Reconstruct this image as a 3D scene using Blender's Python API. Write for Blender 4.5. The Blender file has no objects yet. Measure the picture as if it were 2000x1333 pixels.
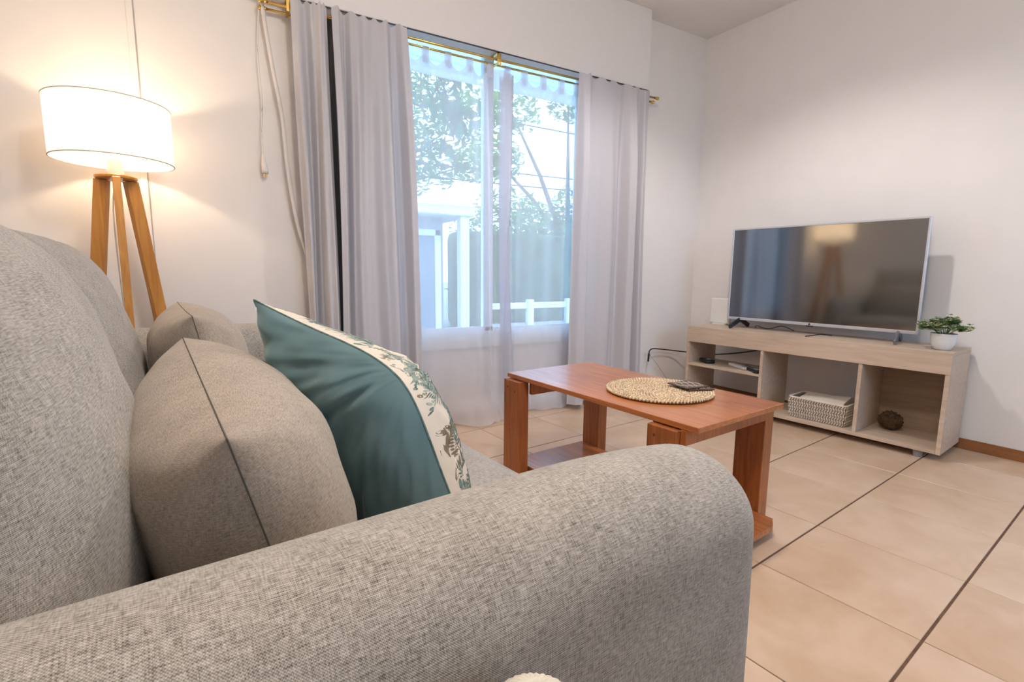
import bpy, bmesh, math, random
from math import sin, cos, tan, pi, radians, sqrt, atan2, exp
from mathutils import Vector, Matrix, noise
random.seed(7)
SC = bpy.context.scene
COL = SC.collection

# ------------------------------------------------------------------ camera
cam_data = bpy.data.cameras.new('camera')
cam = bpy.data.objects.new('camera', cam_data)
COL.objects.link(cam)
SC.camera = cam
cam_data.sensor_width = 36
cam_data.lens = 966.1 / 2000 * 36
cam_data.clip_start = 0.02
cam_data.clip_end = 200
PITCH, ROLL, YAW = radians(-7.88), radians(0.53), radians(-30)
cam.matrix_world = (Matrix.Translation((0, 0, 0.88)) @ Matrix.Rotation(YAW, 4, 'Z')
                    @ Matrix.Rotation(pi / 2 + PITCH, 4, 'X') @ Matrix.Rotation(ROLL, 4, 'Z'))

# ------------------------------------------------------------------ light and exposure
SC.view_settings.view_transform = 'Standard'
SC.view_settings.look = 'None'
SC.view_settings.gamma = 1
SC.view_settings.exposure = 0.64
SC.view_settings.use_curve_mapping = False
W = bpy.data.worlds.new('world')
SC.world = W
W.use_nodes = True
bg = W.node_tree.nodes['Background']
bg.inputs[0].default_value = (0.40, 0.67, 1.0, 1)
bg.inputs[1].default_value = 4.0
sun_d = bpy.data.lights.new('sun', 'SUN')
sun_d.energy = 1.6
sun_d.color = (1.0, 0.96, 0.88)
sun_d.angle = radians(1)
sun = bpy.data.objects.new('sun', sun_d)
COL.objects.link(sun)
sun.rotation_euler = (radians(38), radians(22), 0)
portal_d = bpy.data.lights.new('window_portal', 'AREA')
portal_d.shape = 'RECTANGLE'
portal_d.size = 1.5
portal_d.size_y = 2.0
portal_d.cycles.is_portal = True
portal = bpy.data.objects.new('window_portal', portal_d)
COL.objects.link(portal)
portal.location = (1.38, 2.85, 1.5)
portal.rotation_euler = (radians(-90), 0, 0)
p2 = portal_d.copy(); p2.size = 1.5; p2.size_y = 1.5
po2 = bpy.data.objects.new('fill_window_portal', p2)  # portal of the added rear window that fills the room with daylight
COL.objects.link(po2)
po2.location = (2.15, -1.91, 1.5)
po2.rotation_euler = (radians(90), 0, 0)
CEIL_POWER = 38
LAMP_POWER = 6
FILL_POWER = 34

# ------------------------------------------------------------------ node helpers
def mat(name):
    m = bpy.data.materials.new(name)
    m.use_nodes = True
    return m, m.node_tree, m.node_tree.nodes['Principled BSDF']

def N(nt, kind, **kw):
    n = nt.nodes.new(kind)
    for k, v in kw.items():
        if k in n.inputs.keys():
            n.inputs[k].default_value = v
        else:
            setattr(n, k, v)
    return n

def setc(b, col, rough=0.5, spec=0.5, metal=0.0):
    b.inputs['Base Color'].default_value = (*col, 1)
    b.inputs['Roughness'].default_value = rough
    b.inputs['Specular IOR Level'].default_value = spec
    b.inputs['Metallic'].default_value = metal

def ramp(nt, stops):
    r = nt.nodes.new('ShaderNodeValToRGB')
    e = r.color_ramp.elements
    while len(e) < len(stops):
        e.new(0.5)
    for k, (p, c) in enumerate(stops):
        e[k].position = p
        e[k].color = (*c, 1)
    return r

def plain(name, col, rough=0.5, spec=0.5, metal=0.0, noise=0.06, scale=30, bump=0.0):
    m, nt, b = mat(name)
    setc(b, col, rough, spec, metal)
    tc = N(nt, 'ShaderNodeTexCoord')
    nz = N(nt, 'ShaderNodeTexNoise', Scale=scale, Detail=3.0)
    nt.links.new(tc.outputs['Object'], nz.inputs['Vector'])
    r = ramp(nt, [(0.3, tuple(c * (1 - noise) for c in col)), (0.7, tuple(min(1, c * (1 + noise)) for c in col))])
    nt.links.new(nz.outputs['Fac'], r.inputs[0])
    nt.links.new(r.outputs[0], b.inputs['Base Color'])
    if bump:
        bp = N(nt, 'ShaderNodeBump', Strength=bump, Distance=0.002)
        nt.links.new(nz.outputs['Fac'], bp.inputs['Height'])
        nt.links.new(bp.outputs[0], b.inputs['Normal'])
    return m

def wood(name, dark, light, rough=0.35, axis='X', scale=6.0, spec=0.5, bump=0.05):
    m, nt, b = mat(name)
    setc(b, light, rough, spec)
    tc = N(nt, 'ShaderNodeTexCoord')
    mp = N(nt, 'ShaderNodeMapping')
    s = {'X': (1, 14, 14), 'Y': (14, 1, 14), 'Z': (14, 14, 1)}[axis]
    mp.inputs['Scale'].default_value = s
    nt.links.new(tc.outputs['Object'], mp.inputs[0])
    nz = N(nt, 'ShaderNodeTexNoise', Scale=scale, Detail=6.0, Roughness=0.6, Distortion=0.6)
    nt.links.new(mp.outputs[0], nz.inputs['Vector'])
    nz2 = N(nt, 'ShaderNodeTexNoise', Scale=1.7, Detail=2.0)
    nt.links.new(tc.outputs['Object'], nz2.inputs['Vector'])
    mx = N(nt, 'ShaderNodeMath', operation='MULTIPLY_ADD')
    mx.inputs[1].default_value = 0.6
    nt.links.new(nz.outputs['Fac'], mx.inputs[0])
    m2 = N(nt, 'ShaderNodeMath', operation='MULTIPLY')
    m2.inputs[1].default_value = 0.4
    nt.links.new(nz2.outputs['Fac'], m2.inputs[0])
    nt.links.new(m2.outputs[0], mx.inputs[2])
    r = ramp(nt, [(0.32, dark), (0.66, light)])
    nt.links.new(mx.outputs[0], r.inputs[0])
    nt.links.new(r.outputs[0], b.inputs['Base Color'])
    bp = N(nt, 'ShaderNodeBump', Strength=bump, Distance=0.001)
    nt.links.new(nz.outputs['Fac'], bp.inputs['Height'])
    nt.links.new(bp.outputs[0], b.inputs['Normal'])
    return m

def weave(name, dark, mid, light, pitch=0.0019, bumpd=0.0006, slub=1.0):
    """Woven upholstery in metres of UV: crossing threads with slubby streaks both ways."""
    m, nt, b = mat(name)
    setc(b, mid, 0.9, 0.15)
    b.inputs['Sheen Weight'].default_value = 0.25
    uv = N(nt, 'ShaderNodeUVMap')
    L = nt.links.new
    def streak(sx, sy, sc, det=2.0):
        mp = N(nt, 'ShaderNodeMapping')
        mp.inputs['Scale'].default_value = (sx, sy, 1)
        L(uv.outputs[0], mp.inputs[0])
        nz = N(nt, 'ShaderNodeTexNoise', Scale=sc, Detail=det)
        L(mp.outputs[0], nz.inputs['Vector'])
        return nz.outputs['Fac']
    k = 1.0 / pitch
    a = streak(k * 0.18, k * 1.5, 1.0)
    c = streak(k * 1.5, k * 0.18, 1.0)
    big = streak(16, 16, 1.0, 3.0)
    mp = N(nt, 'ShaderNodeMapping')
    mp.inputs['Rotation'].default_value = (0, 0, radians(0))
    L(uv.outputs[0], mp.inputs[0])
    sep = N(nt, 'ShaderNodeSeparateXYZ')
    L(mp.outputs[0], sep.inputs[0])
    def sine(out, mul):
        q = N(nt, 'ShaderNodeMath', operation='MULTIPLY'); q.inputs[1].default_value = mul
        L(out, q.inputs[0])
        s = N(nt, 'ShaderNodeMath', operation='SINE'); L(q.outputs[0], s.inputs[0])
        return s.outputs[0]
    sx, sy = sine(sep.outputs[0], 2 * pi / pitch), sine(sep.outputs[1], 2 * pi / pitch)
    pr = N(nt, 'ShaderNodeMath', operation='MULTIPLY'); L(sx, pr.inputs[0]); L(sy, pr.inputs[1])
    def mad(x, mul, add):
        q = N(nt, 'ShaderNodeMath', operation='MULTIPLY_ADD')
        q.inputs[1].default_value = mul
        L(x, q.inputs[0])
        if isinstance(add, (int, float)):
            q.inputs[2].default_value = add
        else:
            L(add, q.inputs[2])
        return q.outputs[0]
    v = mad(a, 0.80 * slub, 0.5 - 0.70 * slub - 0.11)
    v = mad(c, 0.60 * slub, v)
    v = mad(big, 0.22, v)
    v = mad(pr.outputs[0], 0.13, v)
    r = ramp(nt, [(0.18, dark), (0.5, mid), (0.85, light)])
    L(v, r.inputs[0])
    L(r.outputs[0], b.inputs['Base Color'])
    h = mad(pr.outputs[0], 0.5, a)
    bp = N(nt, 'ShaderNodeBump', Strength=0.55, Distance=bumpd)
    L(h, bp.inputs['Height'])
    L(bp.outputs[0], b.inputs['Normal'])
    return m

M = {}
M['wall'] = plain('wall_paint', (0.80, 0.775, 0.77), 0.85, 0.2, noise=0.015, scale=6, bump=0.05)
M['ceiling'] = plain('ceiling_paint', (0.86, 0.84, 0.82), 0.9, 0.2, noise=0.01, scale=5)
M['box_white'] = plain('shutter_box_paint', (0.80, 0.78, 0.79), 0.6, 0.3, noise=0.01)
M['frame'] = plain('window_frame_paint', (0.80, 0.83, 0.86), 0.4, 0.5, noise=0.01)
M['grout'] = plain('floor_grout', (0.17, 0.10, 0.07), 0.9, 0.1, noise=0.2, scale=40)
M['skirt_wood'] = wood('baseboard_wood', (0.20, 0.075, 0.025), (0.36, 0.15, 0.055), 0.4, 'Y')
M['skirt_white'] = plain('baseboard_tile', (0.62, 0.52, 0.50), 0.5, 0.4)
M['sofa'] = weave('sofa_fabric', (0.085, 0.072, 0.06), (0.375, 0.345, 0.31), (0.64, 0.615, 0.58))
M['cushion'] = weave('cushion_fabric', (0.11, 0.085, 0.065), (0.41, 0.345, 0.285), (0.66, 0.58, 0.49), slub=0.85)
M['piping'] = plain('seam_thread', (0.13, 0.115, 0.10), 0.9, 0.1)
M['table'] = wood('table_wood', (0.26, 0.075, 0.018), (0.62, 0.205, 0.055), 0.32, 'X', 5.0, 0.6, 0.02)
for _b in (M['table'].node_tree.nodes['Principled BSDF'],):
    _b.inputs['Coat Weight'].default_value = 0.6
    _b.inputs['Coat Roughness'].default_value = 0.2
M['table_leg'] = wood('table_leg_wood', (0.20, 0.058, 0.016), (0.47, 0.155, 0.046), 0.34, 'Z', 5.0, 0.5)
M['oak'] = wood('pale_oak_laminate', (0.46, 0.35, 0.26), (0.66, 0.53, 0.42), 0.45, 'Y', 4.0, 0.4, 0.03)
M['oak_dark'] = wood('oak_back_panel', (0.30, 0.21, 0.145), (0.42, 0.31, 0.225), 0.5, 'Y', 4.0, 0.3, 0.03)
M['lamp_wood'] = wood('lamp_wood', (0.42, 0.17, 0.03), (0.70, 0.34, 0.075), 0.35, 'Z', 4.0)
M['brass'] = plain('brass', (0.70, 0.46, 0.13), 0.22, 0.5, 1.0, noise=0.05)
M['white_plastic'] = plain('white_plastic', (0.82, 0.82, 0.82), 0.35, 0.5, noise=0.01)
M['grey_plastic'] = plain('grey_plastic', (0.42, 0.42, 0.45), 0.4, 0.5, noise=0.02)
M['foot_grey'] = plain('grey_foot_plastic', (0.28, 0.27, 0.28), 0.5, 0.4)
M['silver'] = plain('silver_bezel', (0.60, 0.61, 0.65), 0.3, 0.6, 0.35, noise=0.02)
M['dark_metal'] = plain('dark_metal', (0.05, 0.05, 0.06), 0.35, 0.5, 0.4)
M['foot_metal'] = plain('tv_foot_metal', (0.20, 0.21, 0.24), 0.35, 0.5, 0.5)
M['black'] = plain('black_plastic', (0.012, 0.012, 0.014), 0.4, 0.5, noise=0.1)
M['cable'] = plain('black_cable', (0.01, 0.01, 0.01), 0.5, 0.4)
M['cable_grey'] = plain('grey_cable', (0.32, 0.29, 0.28), 0.5, 0.4)
M['cord'] = plain('white_cord', (0.74, 0.70, 0.68), 0.7, 0.3, noise=0.03)
M['ceramic'] = plain('white_ceramic', (0.84, 0.83, 0.82), 0.25, 0.5, noise=0.01)
M['soil'] = plain('plant_soil', (0.05, 0.035, 0.02), 0.95, 0.1, noise=0.4, scale=200)
M['cream_cloth'] = plain('cream_cloth', (0.66, 0.60, 0.54), 0.9, 0.2, noise=0.04, scale=60, bump=0.3)
M['basket'] = plain('basket_strip', (0.74, 0.66, 0.57), 0.6, 0.3, noise=0.10, scale=60)
M['basket_in'] = plain('basket_lining', (0.40, 0.33, 0.27), 0.8, 0.2)
M['rattan'] = plain('rattan_straw', (0.72, 0.54, 0.35), 0.5, 0.4, noise=0.38, scale=130)
M['straw_dark'] = plain('straw_shadow_side', (0.16, 0.09, 0.045), 0.8, 0.2, noise=0.2, scale=60)
M['coaster'] = plain('coaster_wood', (0.085, 0.045, 0.028), 0.45, 0.5, noise=0.2)
M['coaster_pale'] = plain('coaster_pale', (0.55, 0.47, 0.42), 0.5, 0.4, noise=0.1)
M['brown'] = plain('dark_brown_fibre', (0.075, 0.045, 0.025), 0.8, 0.2, noise=0.4, scale=60, bump=0.5)
M['ribbed'] = plain('ribbed_cream_cloth', (0.66, 0.62, 0.54), 0.9, 0.2, noise=0.08, scale=120)

def tile_material():
    m, nt, b = mat('ceramic_floor_tile')
    L = nt.links.new
    setc(b, (0.62, 0.45, 0.33), 0.3, 0.5)
    tc = N(nt, 'ShaderNodeTexCoord'); oi = N(nt, 'ShaderNodeObjectInfo')
    ad = N(nt, 'ShaderNodeVectorMath', operation='ADD')
    sc = N(nt, 'ShaderNodeVectorMath', operation='SCALE'); sc.inputs['Scale'].default_value = 40
    L(oi.outputs['Random'], sc.inputs[0]); L(sc.outputs[0], ad.inputs[0]); L(tc.outputs['Object'], ad.inputs[1])
    nz = N(nt, 'ShaderNodeTexNoise', Scale=5.0, Detail=6.0, Roughness=0.55, Distortion=0.4)
    L(ad.outputs[0], nz.inputs['Vector'])
    r = ramp(nt, [(0.30, (0.56, 0.385, 0.25)), (0.55, (0.66, 0.485, 0.35)), (0.75, (0.72, 0.55, 0.42))])
    L(nz.outputs['Fac'], r.inputs[0])
    L(r.outputs[0], b.inputs['Base Color'])
    rr = N(nt, 'ShaderNodeMapRange'); rr.inputs['To Min'].default_value = 0.28; rr.inputs['To Max'].default_value = 0.36
    L(nz.outputs['Fac'], rr.inputs[0]); L(rr.outputs[0], b.inputs['Roughness'])
    n2 = N(nt, 'ShaderNodeTexNoise', Scale=22.0, Detail=4.0)
    L(ad.outputs[0], n2.inputs['Vector'])
    bp = N(nt, 'ShaderNodeBump', Strength=0.12, Distance=0.002)
    L(n2.outputs['Fac'], bp.inputs['Height']); L(bp.outputs[0], b.inputs['Normal'])
    return m
M['tile'] = tile_material(); M['tile'].node_tree.nodes['Principled BSDF'].inputs['Specular IOR Level'].default_value = 0.7

def cloth_material(name, col, transl, rough=0.85):
    m, nt, b = mat(name)
    L = nt.links.new
    setc(b, col, rough, 0.2)
    b.inputs['Sheen Weight'].default_value = 0.15
    out = nt.nodes['Material Output']
    tr = N(nt, 'ShaderNodeBsdfTranslucent'); tr.inputs[0].default_value = (*col, 1)
    mx = N(nt, 'ShaderNodeMixShader'); mx.inputs[0].default_value = transl
    L(b.outputs[0], mx.inputs[1]); L(tr.outputs[0], mx.inputs[2]); L(mx.outputs[0], out.inputs[0])
    tc = N(nt, 'ShaderNodeTexCoord')
    nz = N(nt, 'ShaderNodeTexNoise', Scale=700.0, Detail=1.0)
    L(tc.outputs['Object'], nz.inputs['Vector'])
    bp = N(nt, 'ShaderNodeBump', Strength=0.15, Distance=0.0006)
    L(nz.outputs['Fac'], bp.inputs['Height']); L(bp.outputs[0], b.inputs['Normal'])
    return m
M['curtain'] = cloth_material('grey_curtain_cloth', (0.58, 0.57, 0.61), 0.10)
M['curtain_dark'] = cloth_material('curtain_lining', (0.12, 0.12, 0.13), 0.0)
M['shade'] = cloth_material('lampshade_fabric', (0.93, 0.88, 0.80), 0.45)

def sheer_material():
    m, nt, b = mat('sheer_voile')
    L = nt.links.new
    out = nt.nodes['Material Output']
    tp = N(nt, 'ShaderNodeBsdfTransparent'); tp.inputs[0].default_value = (0.97, 0.98, 1.0, 1)
    tr = N(nt, 'ShaderNodeBsdfTranslucent'); tr.inputs[0].default_value = (0.82, 0.84, 0.92, 1)
    df = N(nt, 'ShaderNodeBsdfDiffuse'); df.inputs[0].default_value = (0.93, 0.93, 0.97, 1)
    m1 = N(nt, 'ShaderNodeMixShader'); m1.inputs[0].default_value = 0.55
    L(tr.outputs[0], m1.inputs[1]); L(df.outputs[0], m1.inputs[2])
    lw = N(nt, 'ShaderNodeLayerWeight'); lw.inputs[0].default_value = 0.35
    mr = N(nt, 'ShaderNodeMapRange'); mr.inputs['To Min'].default_value = 0.52; mr.inputs['To Max'].default_value = 0.88
    L(lw.outputs['Facing'], mr.inputs[0])
    m2 = N(nt, 'ShaderNodeMixShader')
    L(mr.outputs[0], m2.inputs[0]); L(tp.outputs[0], m2.inputs[1]); L(m1.outputs[0], m2.inputs[2])
    L(m2.outputs[0], out.inputs[0])
    return m
M['sheer'] = sheer_material()
M['slat'] = cloth_material('shutter_slat_plastic', (0.86, 0.88, 0.92), 0.8)

def glass_material():
    m, nt, b = mat('window_glass')
    L = nt.links.new
    out = nt.nodes['Material Output']
    tp = N(nt, 'ShaderNodeBsdfTransparent'); tp.inputs[0].default_value = (0.93, 0.96, 0.97, 1)
    gl = N(nt, 'ShaderNodeBsdfGlossy'); gl.inputs['Roughness'].default_value = 0.02
    fr = N(nt, 'ShaderNodeFresnel'); fr.inputs[0].default_value = 1.35
    mx = N(nt, 'ShaderNodeMixShader')
    L(fr.outputs[0], mx.inputs[0]); L(tp.outputs[0], mx.inputs[1]); L(gl.outputs[0], mx.inputs[2]); L(mx.outputs[0], out.inputs[0])
    return m
M['glass'] = glass_material()

def screen_material():
    m, nt, b = mat('tv_screen')
    setc(b, (0.004, 0.004, 0.005), 0.08, 0.5)
    b.inputs['IOR'].default_value = 3.0
    nz = N(nt, 'ShaderNodeTexNoise', Scale=900.0)
    bp = N(nt, 'ShaderNodeBump', Strength=0.02, Distance=0.0002)
    nt.links.new(nz.outputs['Fac'], bp.inputs['Height']); nt.links.new(bp.outputs[0], b.inputs['Normal'])
    return m
M['screen'] = screen_material()

def velvet_material():
    m, nt, b = mat('green_velvet')
    setc(b, (0.085, 0.150, 0.150), 0.75, 0.2)
    b.inputs['Sheen Weight'].default_value = 0.9
    b.inputs['Sheen Roughness'].default_value = 0.35
    b.inputs['Sheen Tint'].default_value = (0.55, 0.72, 0.72, 1)
    tc = N(nt, 'ShaderNodeTexCoord')
    nz = N(nt, 'ShaderNodeTexNoise', Scale=9.0, Detail=3.0)
    nt.links.new(tc.outputs['Object'], nz.inputs['Vector'])
    r = ramp(nt, [(0.3, (0.100, 0.175, 0.195)), (0.7, (0.145, 0.235, 0.26))])
    nt.links.new(nz.outputs['Fac'], r.inputs[0]); nt.links.new(r.outputs[0], b.inputs['Base Color'])
    n2 = N(nt, 'ShaderNodeTexNoise', Scale=900.0)
    nt.links.new(tc.outputs['Object'], n2.inputs['Vector'])
    bp = N(nt, 'ShaderNodeBump', Strength=0.25, Distance=0.0006)
    nt.links.new(n2.outputs['Fac'], bp.inputs['Height']); nt.links.new(bp.outputs[0], b.inputs['Normal'])
    return m
M['velvet'] = velvet_material()
M['print_cream'] = plain('print_cream', (0.68, 0.61, 0.53), 0.9, 0.2, noise=0.03, scale=60)
M['fern_teal'] = plain('fern_teal', (0.13, 0.20, 0.19), 0.9, 0.2, noise=0.35, scale=90)
M['fern_grey'] = plain('fern_grey', (0.27, 0.33, 0.30), 0.9, 0.2, noise=0.3, scale=90)
M['fern_brown'] = plain('fern_brown', (0.20, 0.16, 0.11), 0.9, 0.2, noise=0.3, scale=90)

def emit(name, col, s):
    m, nt, b = mat(name)
    setc(b, (0.9, 0.9, 0.9), 0.4)
    b.inputs['Emission Color'].default_value = (*col, 1)
    b.inputs['Emission Strength'].default_value = s
    return m

def leaf_material(name, c1, c2, tr=0.35, scale=25):
    m = plain(name, c1, 0.5, 0.4, noise=0.3, scale=scale)
    nt = m.node_tree; b = nt.nodes['Principled BSDF']
    out = nt.nodes['Material Output']
    t = N(nt, 'ShaderNodeBsdfTranslucent'); t.inputs[0].default_value = (*c2, 1)
    mx = N(nt, 'ShaderNodeMixShader'); mx.inputs[0].default_value = tr
    nt.links.new(b.outputs[0], mx.inputs[1]); nt.links.new(t.outputs[0], mx.inputs[2]); nt.links.new(mx.outputs[0], out.inputs[0])
    return m
M['leaf_tree'] = leaf_material('tree_leaf', (0.10, 0.22, 0.06), (0.25, 0.45, 0.10))
M['leaf_near'] = leaf_material('branch_leaf', (0.05, 0.12, 0.05), (0.12, 0.25, 0.07), 0.25)
M['leaf_pot'] = leaf_material('pot_leaf', (0.20, 0.31, 0.12), (0.16, 0.28, 0.08), 0.15, 90)
M['leaf_pale'] = leaf_material('pot_leaf_pale', (0.50, 0.52, 0.34), (0.45, 0.48, 0.3), 0.15, 90)
M['bark'] = plain('bark', (0.10, 0.07, 0.05), 0.9, 0.1, noise=0.4, scale=20, bump=0.4)
M['ground'] = plain('garden_ground', (0.30, 0.30, 0.26), 0.9, 0.1, noise=0.2, scale=2)
M['house'] = plain('house_plaster', (0.30, 0.33, 0.37), 0.9, 0.1, noise=0.05, scale=2)
M['house_dark'] = plain('house_dark', (0.13, 0.17, 0.22), 0.8, 0.2, noise=0.08, scale=3)
M['house_white'] = plain('house_white', (0.66, 0.68, 0.70), 0.7, 0.2, noise=0.03, scale=3)
M['hedge'] = leaf_material('hedge_leaf', (0.08, 0.17, 0.07), (0.18, 0.32, 0.1))

# ------------------------------------------------------------------ object helpers
def meta(o, label=None, cat=None, group=None, kind=None):
    if label: o['label'] = label
    if cat: o['category'] = cat
    if group: o['group'] = group
    if kind: o['kind'] = kind
    return o

def thing(name, label, cat, loc=(0, 0, 0), rotz=0.0, group=None):
    o = bpy.data.objects.new(name, None)
    COL.objects.link(o)
    o.empty_display_size = 0.1
    o.location = loc
    o.rotation_euler = (0, 0, rotz)
    return meta(o, label, cat, group)

def link(name, me, m, parent=None):
    o = bpy.data.objects.new(name, me)
    COL.objects.link(o)
    if m is not None and not me.materials:
        me.materials.append(m)
    if parent is not None:
        o.parent = parent
    return o

def obj(name, bm, m, parent=None, smooth=False, loc=None):
    bmesh.ops.recalc_face_normals(bm, faces=bm.faces)
    me = bpy.data.meshes.new(name)
    bm.to_mesh(me)
    bm.free()
    if smooth:
        for p in me.polygons:
            p.use_smooth = True
    o = link(name, me, m, parent)
    if loc is not None:
        o.location = loc
    return o

def add_box(bm, lo, hi, bevel=0.0, seg=1, mtx=None):
    r = bmesh.ops.create_cube(bm, size=1.0)
    vs = r['verts']
    c = [(a + b) / 2 for a, b in zip(lo, hi)]
    s = [b - a for a, b in zip(lo, hi)]
    for v in vs:
        v.co = Vector((v.co.x * s[0] + c[0], v.co.y * s[1] + c[1], v.co.z * s[2] + c[2]))
    if bevel:
        es = list({e for v in vs for e in v.link_edges})
        rr = bmesh.ops.bevel(bm, geom=es, offset=bevel, segments=seg, affect='EDGES', profile=0.5)
        vs = list(set(vs) | set(rr['verts']))
        vs = [v for v in vs if v.is_valid]
    if mtx is not None:
        for v in vs:
            v.co = mtx @ v.co
    return vs

def box(name, lo, hi, m, parent=None, bevel=0.0, seg=1):
    """Box whose object origin is its own centre (so grain and shading stay with it)."""
    bm = bmesh.new()
    c = Vector([(a + b) / 2 for a, b in zip(lo, hi)])
    add_box(bm, [a - q for a, q in zip(lo, c)], [b - q for b, q in zip(hi, c)], bevel, seg)
    return obj(name, bm, m, parent, loc=c)

def beam(bm, p, q, w, t, up=(0, 0, 1), bevel=0.0, w2=None):
    """Rectangular bar from p to q; w across, t thick."""
    p, q = Vector(p), Vector(q)
    d = (q - p).normalized()
    a = d.cross(Vector(up))
    if a.length < 1e-4: a = d.cross(Vector((0, 1, 0)))
    a.normalize()
    b = d.cross(a).normalized()
    w2 = w if w2 is None else w2
    vs = []
    for pt, ww in ((p, w), (q, w2)):
        for sa, sb in ((-1, -1), (1, -1), (1, 1), (-1, 1)):
            vs.append(bm.verts.new(pt + a * sa * ww / 2 + b * sb * t / 2))
    f = [(0, 1, 2, 3), (4, 5, 6, 7), (0, 1, 5, 4), (1, 2, 6, 5), (2, 3, 7, 6), (3, 0, 4, 7)]
    for k in f: bm.faces.new([vs[i] for i in k])
    if bevel:
        es = list({e for v in vs for e in v.link_edges})
        bmesh.ops.bevel(bm, geom=es, offset=bevel, segments=1, affect='EDGES')

def tube(bm, pts, r, n=8, closed=False):
    pts = [Vector(p) for p in pts]
    rings = []
    up = Vector((0, 0, 1))
    for i, p in enumerate(pts):
        if closed:
            d = pts[(i + 1) % len(pts)] - pts[i - 1]
        else:
            d = pts[min(i + 1, len(pts) - 1)] - pts[max(i - 1, 0)]
        d.normalize()
        a = d.cross(up)
        if a.length < 0.05:
            a = d.cross(Vector((1, 0, 0)))
        a.normalize()
        b = d.cross(a).normalized()
        rr = r(i / (len(pts) - 1)) if callable(r) else r
        rings.append([bm.verts.new(p + (a * cos(2 * pi * k / n) + b * sin(2 * pi * k / n)) * rr) for k in range(n)])
    m = len(rings)
    for i in range(m if closed else m - 1):
        A, B = rings[i], rings[(i + 1) % m]
        for k in range(n):
            bm.faces.new((A[k], A[(k + 1) % n], B[(k + 1) % n], B[k]))
    if not closed:
        bm.faces.new(rings[0][::-1]); bm.faces.new(rings[-1])

def spline(pts, n=8):
    """Catmull-Rom through pts."""
    P = [Vector(p) for p in pts]
    P = [P[0] * 2 - P[1]] + P + [P[-1] * 2 - P[-2]]
    out = []
    for i in range(1, len(P) - 2):
        for k in range(n):
            t = k / n
            out.append(0.5 * ((2 * P[i]) + (-P[i - 1] + P[i + 1]) * t + (2 * P[i - 1] - 5 * P[i] + 4 * P[i + 1] - P[i + 2]) * t * t
                              + (-P[i - 1] + 3 * P[i] - 3 * P[i + 1] + P[i + 2]) * t ** 3))
    out.append(P[-2])
    return out

def lathe(bm, prof, n=32, c=(0, 0, 0), cap0=False, cap1=False):
    rings = []
    for r, z in prof:
        rings.append([bm.verts.new((c[0] + r * cos(2 * pi * k / n), c[1] + r * sin(2 * pi * k / n), c[2] + z)) for k in range(n)])
    for A, B in zip(rings[:-1], rings[1:]):
        for k in range(n):
            bm.faces.new((A[k], A[(k + 1) % n], B[(k + 1) % n], B[k]))
    if cap0: bm.faces.new(rings[0][::-1])
    if cap1: bm.faces.new(rings[-1])

def grid_mesh(name, fn, nu, nv, m, parent=None, uv=None, smooth=True, closed_u=False):
    """fn(i/nu, j/nv) -> point; uv(a, b) -> metres of cloth."""
    vs, fs, uvs = [], [], []
    for j in range(nv + 1):
        for i in range(nu + 1):
            vs.append(tuple(fn(i / nu, j / nv)))
    for j in range(nv):
        for i in range(nu):
            a = j * (nu + 1) + i
            fs.append((a, a + 1, a + nu + 2, a + nu + 1))
            if uv:
                for (x, y) in ((i, j), (i + 1, j), (i + 1, j + 1), (i, j + 1)):
                    uvs.append(uv(x / nu, y / nv))
    me = bpy.data.meshes.new(name)
    me.from_pydata(vs, [], fs)
    if uv:
        l = me.uv_layers.new(name='UVMap')
        for k, u in enumerate(uvs):
            l.data[k].uv = u
    if smooth:
        for p in me.polygons: p.use_smooth = True
    return link(name, me, m, parent)

def copy_tree(o, parent=None):
    c = o.copy()
    COL.objects.link(c)
    if parent is not None: c.parent = parent
    for ch in o.children:
        copy_tree(ch, c)
    return c

# ================================================================== THE ROOM
YW = 2.644                       # window wall plane
CEIL = 2.57
TVA = radians(-86.16)            # direction of the television wall
XT0, YT0 = 3.255, 0.945
def xt(y): return XT0 + (y - YT0) * cos(TVA) / sin(TVA)
XL, YB = -0.98, -1.7
CORNER = (xt(YW), YW)
def clip(poly, room):
    out = poly
    for k in range(len(room)):
        ax, ay = room[k]; bx, by = room[(k + 1) % len(room)]
        inp, out = out, []
        if not inp: break
        def side(p): return (bx - ax) * (p[1] - ay) - (by - ay) * (p[0] - ax)
        for i in range(len(inp)):
            p, q = inp[i], inp[(i + 1) % len(inp)]
            sp, sq = side(p), side(q)
            if sp >= 0: out.append(p)
            if (sp >= 0) != (sq >= 0):
                t = sp / (sp - sq)
                out.append((p[0] + (q[0] - p[0]) * t, p[1] + (q[1] - p[1]) * t))
    return out
ROOM = [(XL, YB), (xt(YB), YB), CORNER, (XL, YW)]

def prism(bm, poly, z0, z1):
    a = [bm.verts.new((x, y, z0)) for x, y in poly]
    b = [bm.verts.new((x, y, z1)) for x, y in poly]
    n = len(poly)
    bm.faces.new(a[::-1]); bm.faces.new(b)
    for i in range(n):
        bm.faces.new((a[i], a[(i + 1) % n], b[(i + 1) % n], b[i]))

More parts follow.
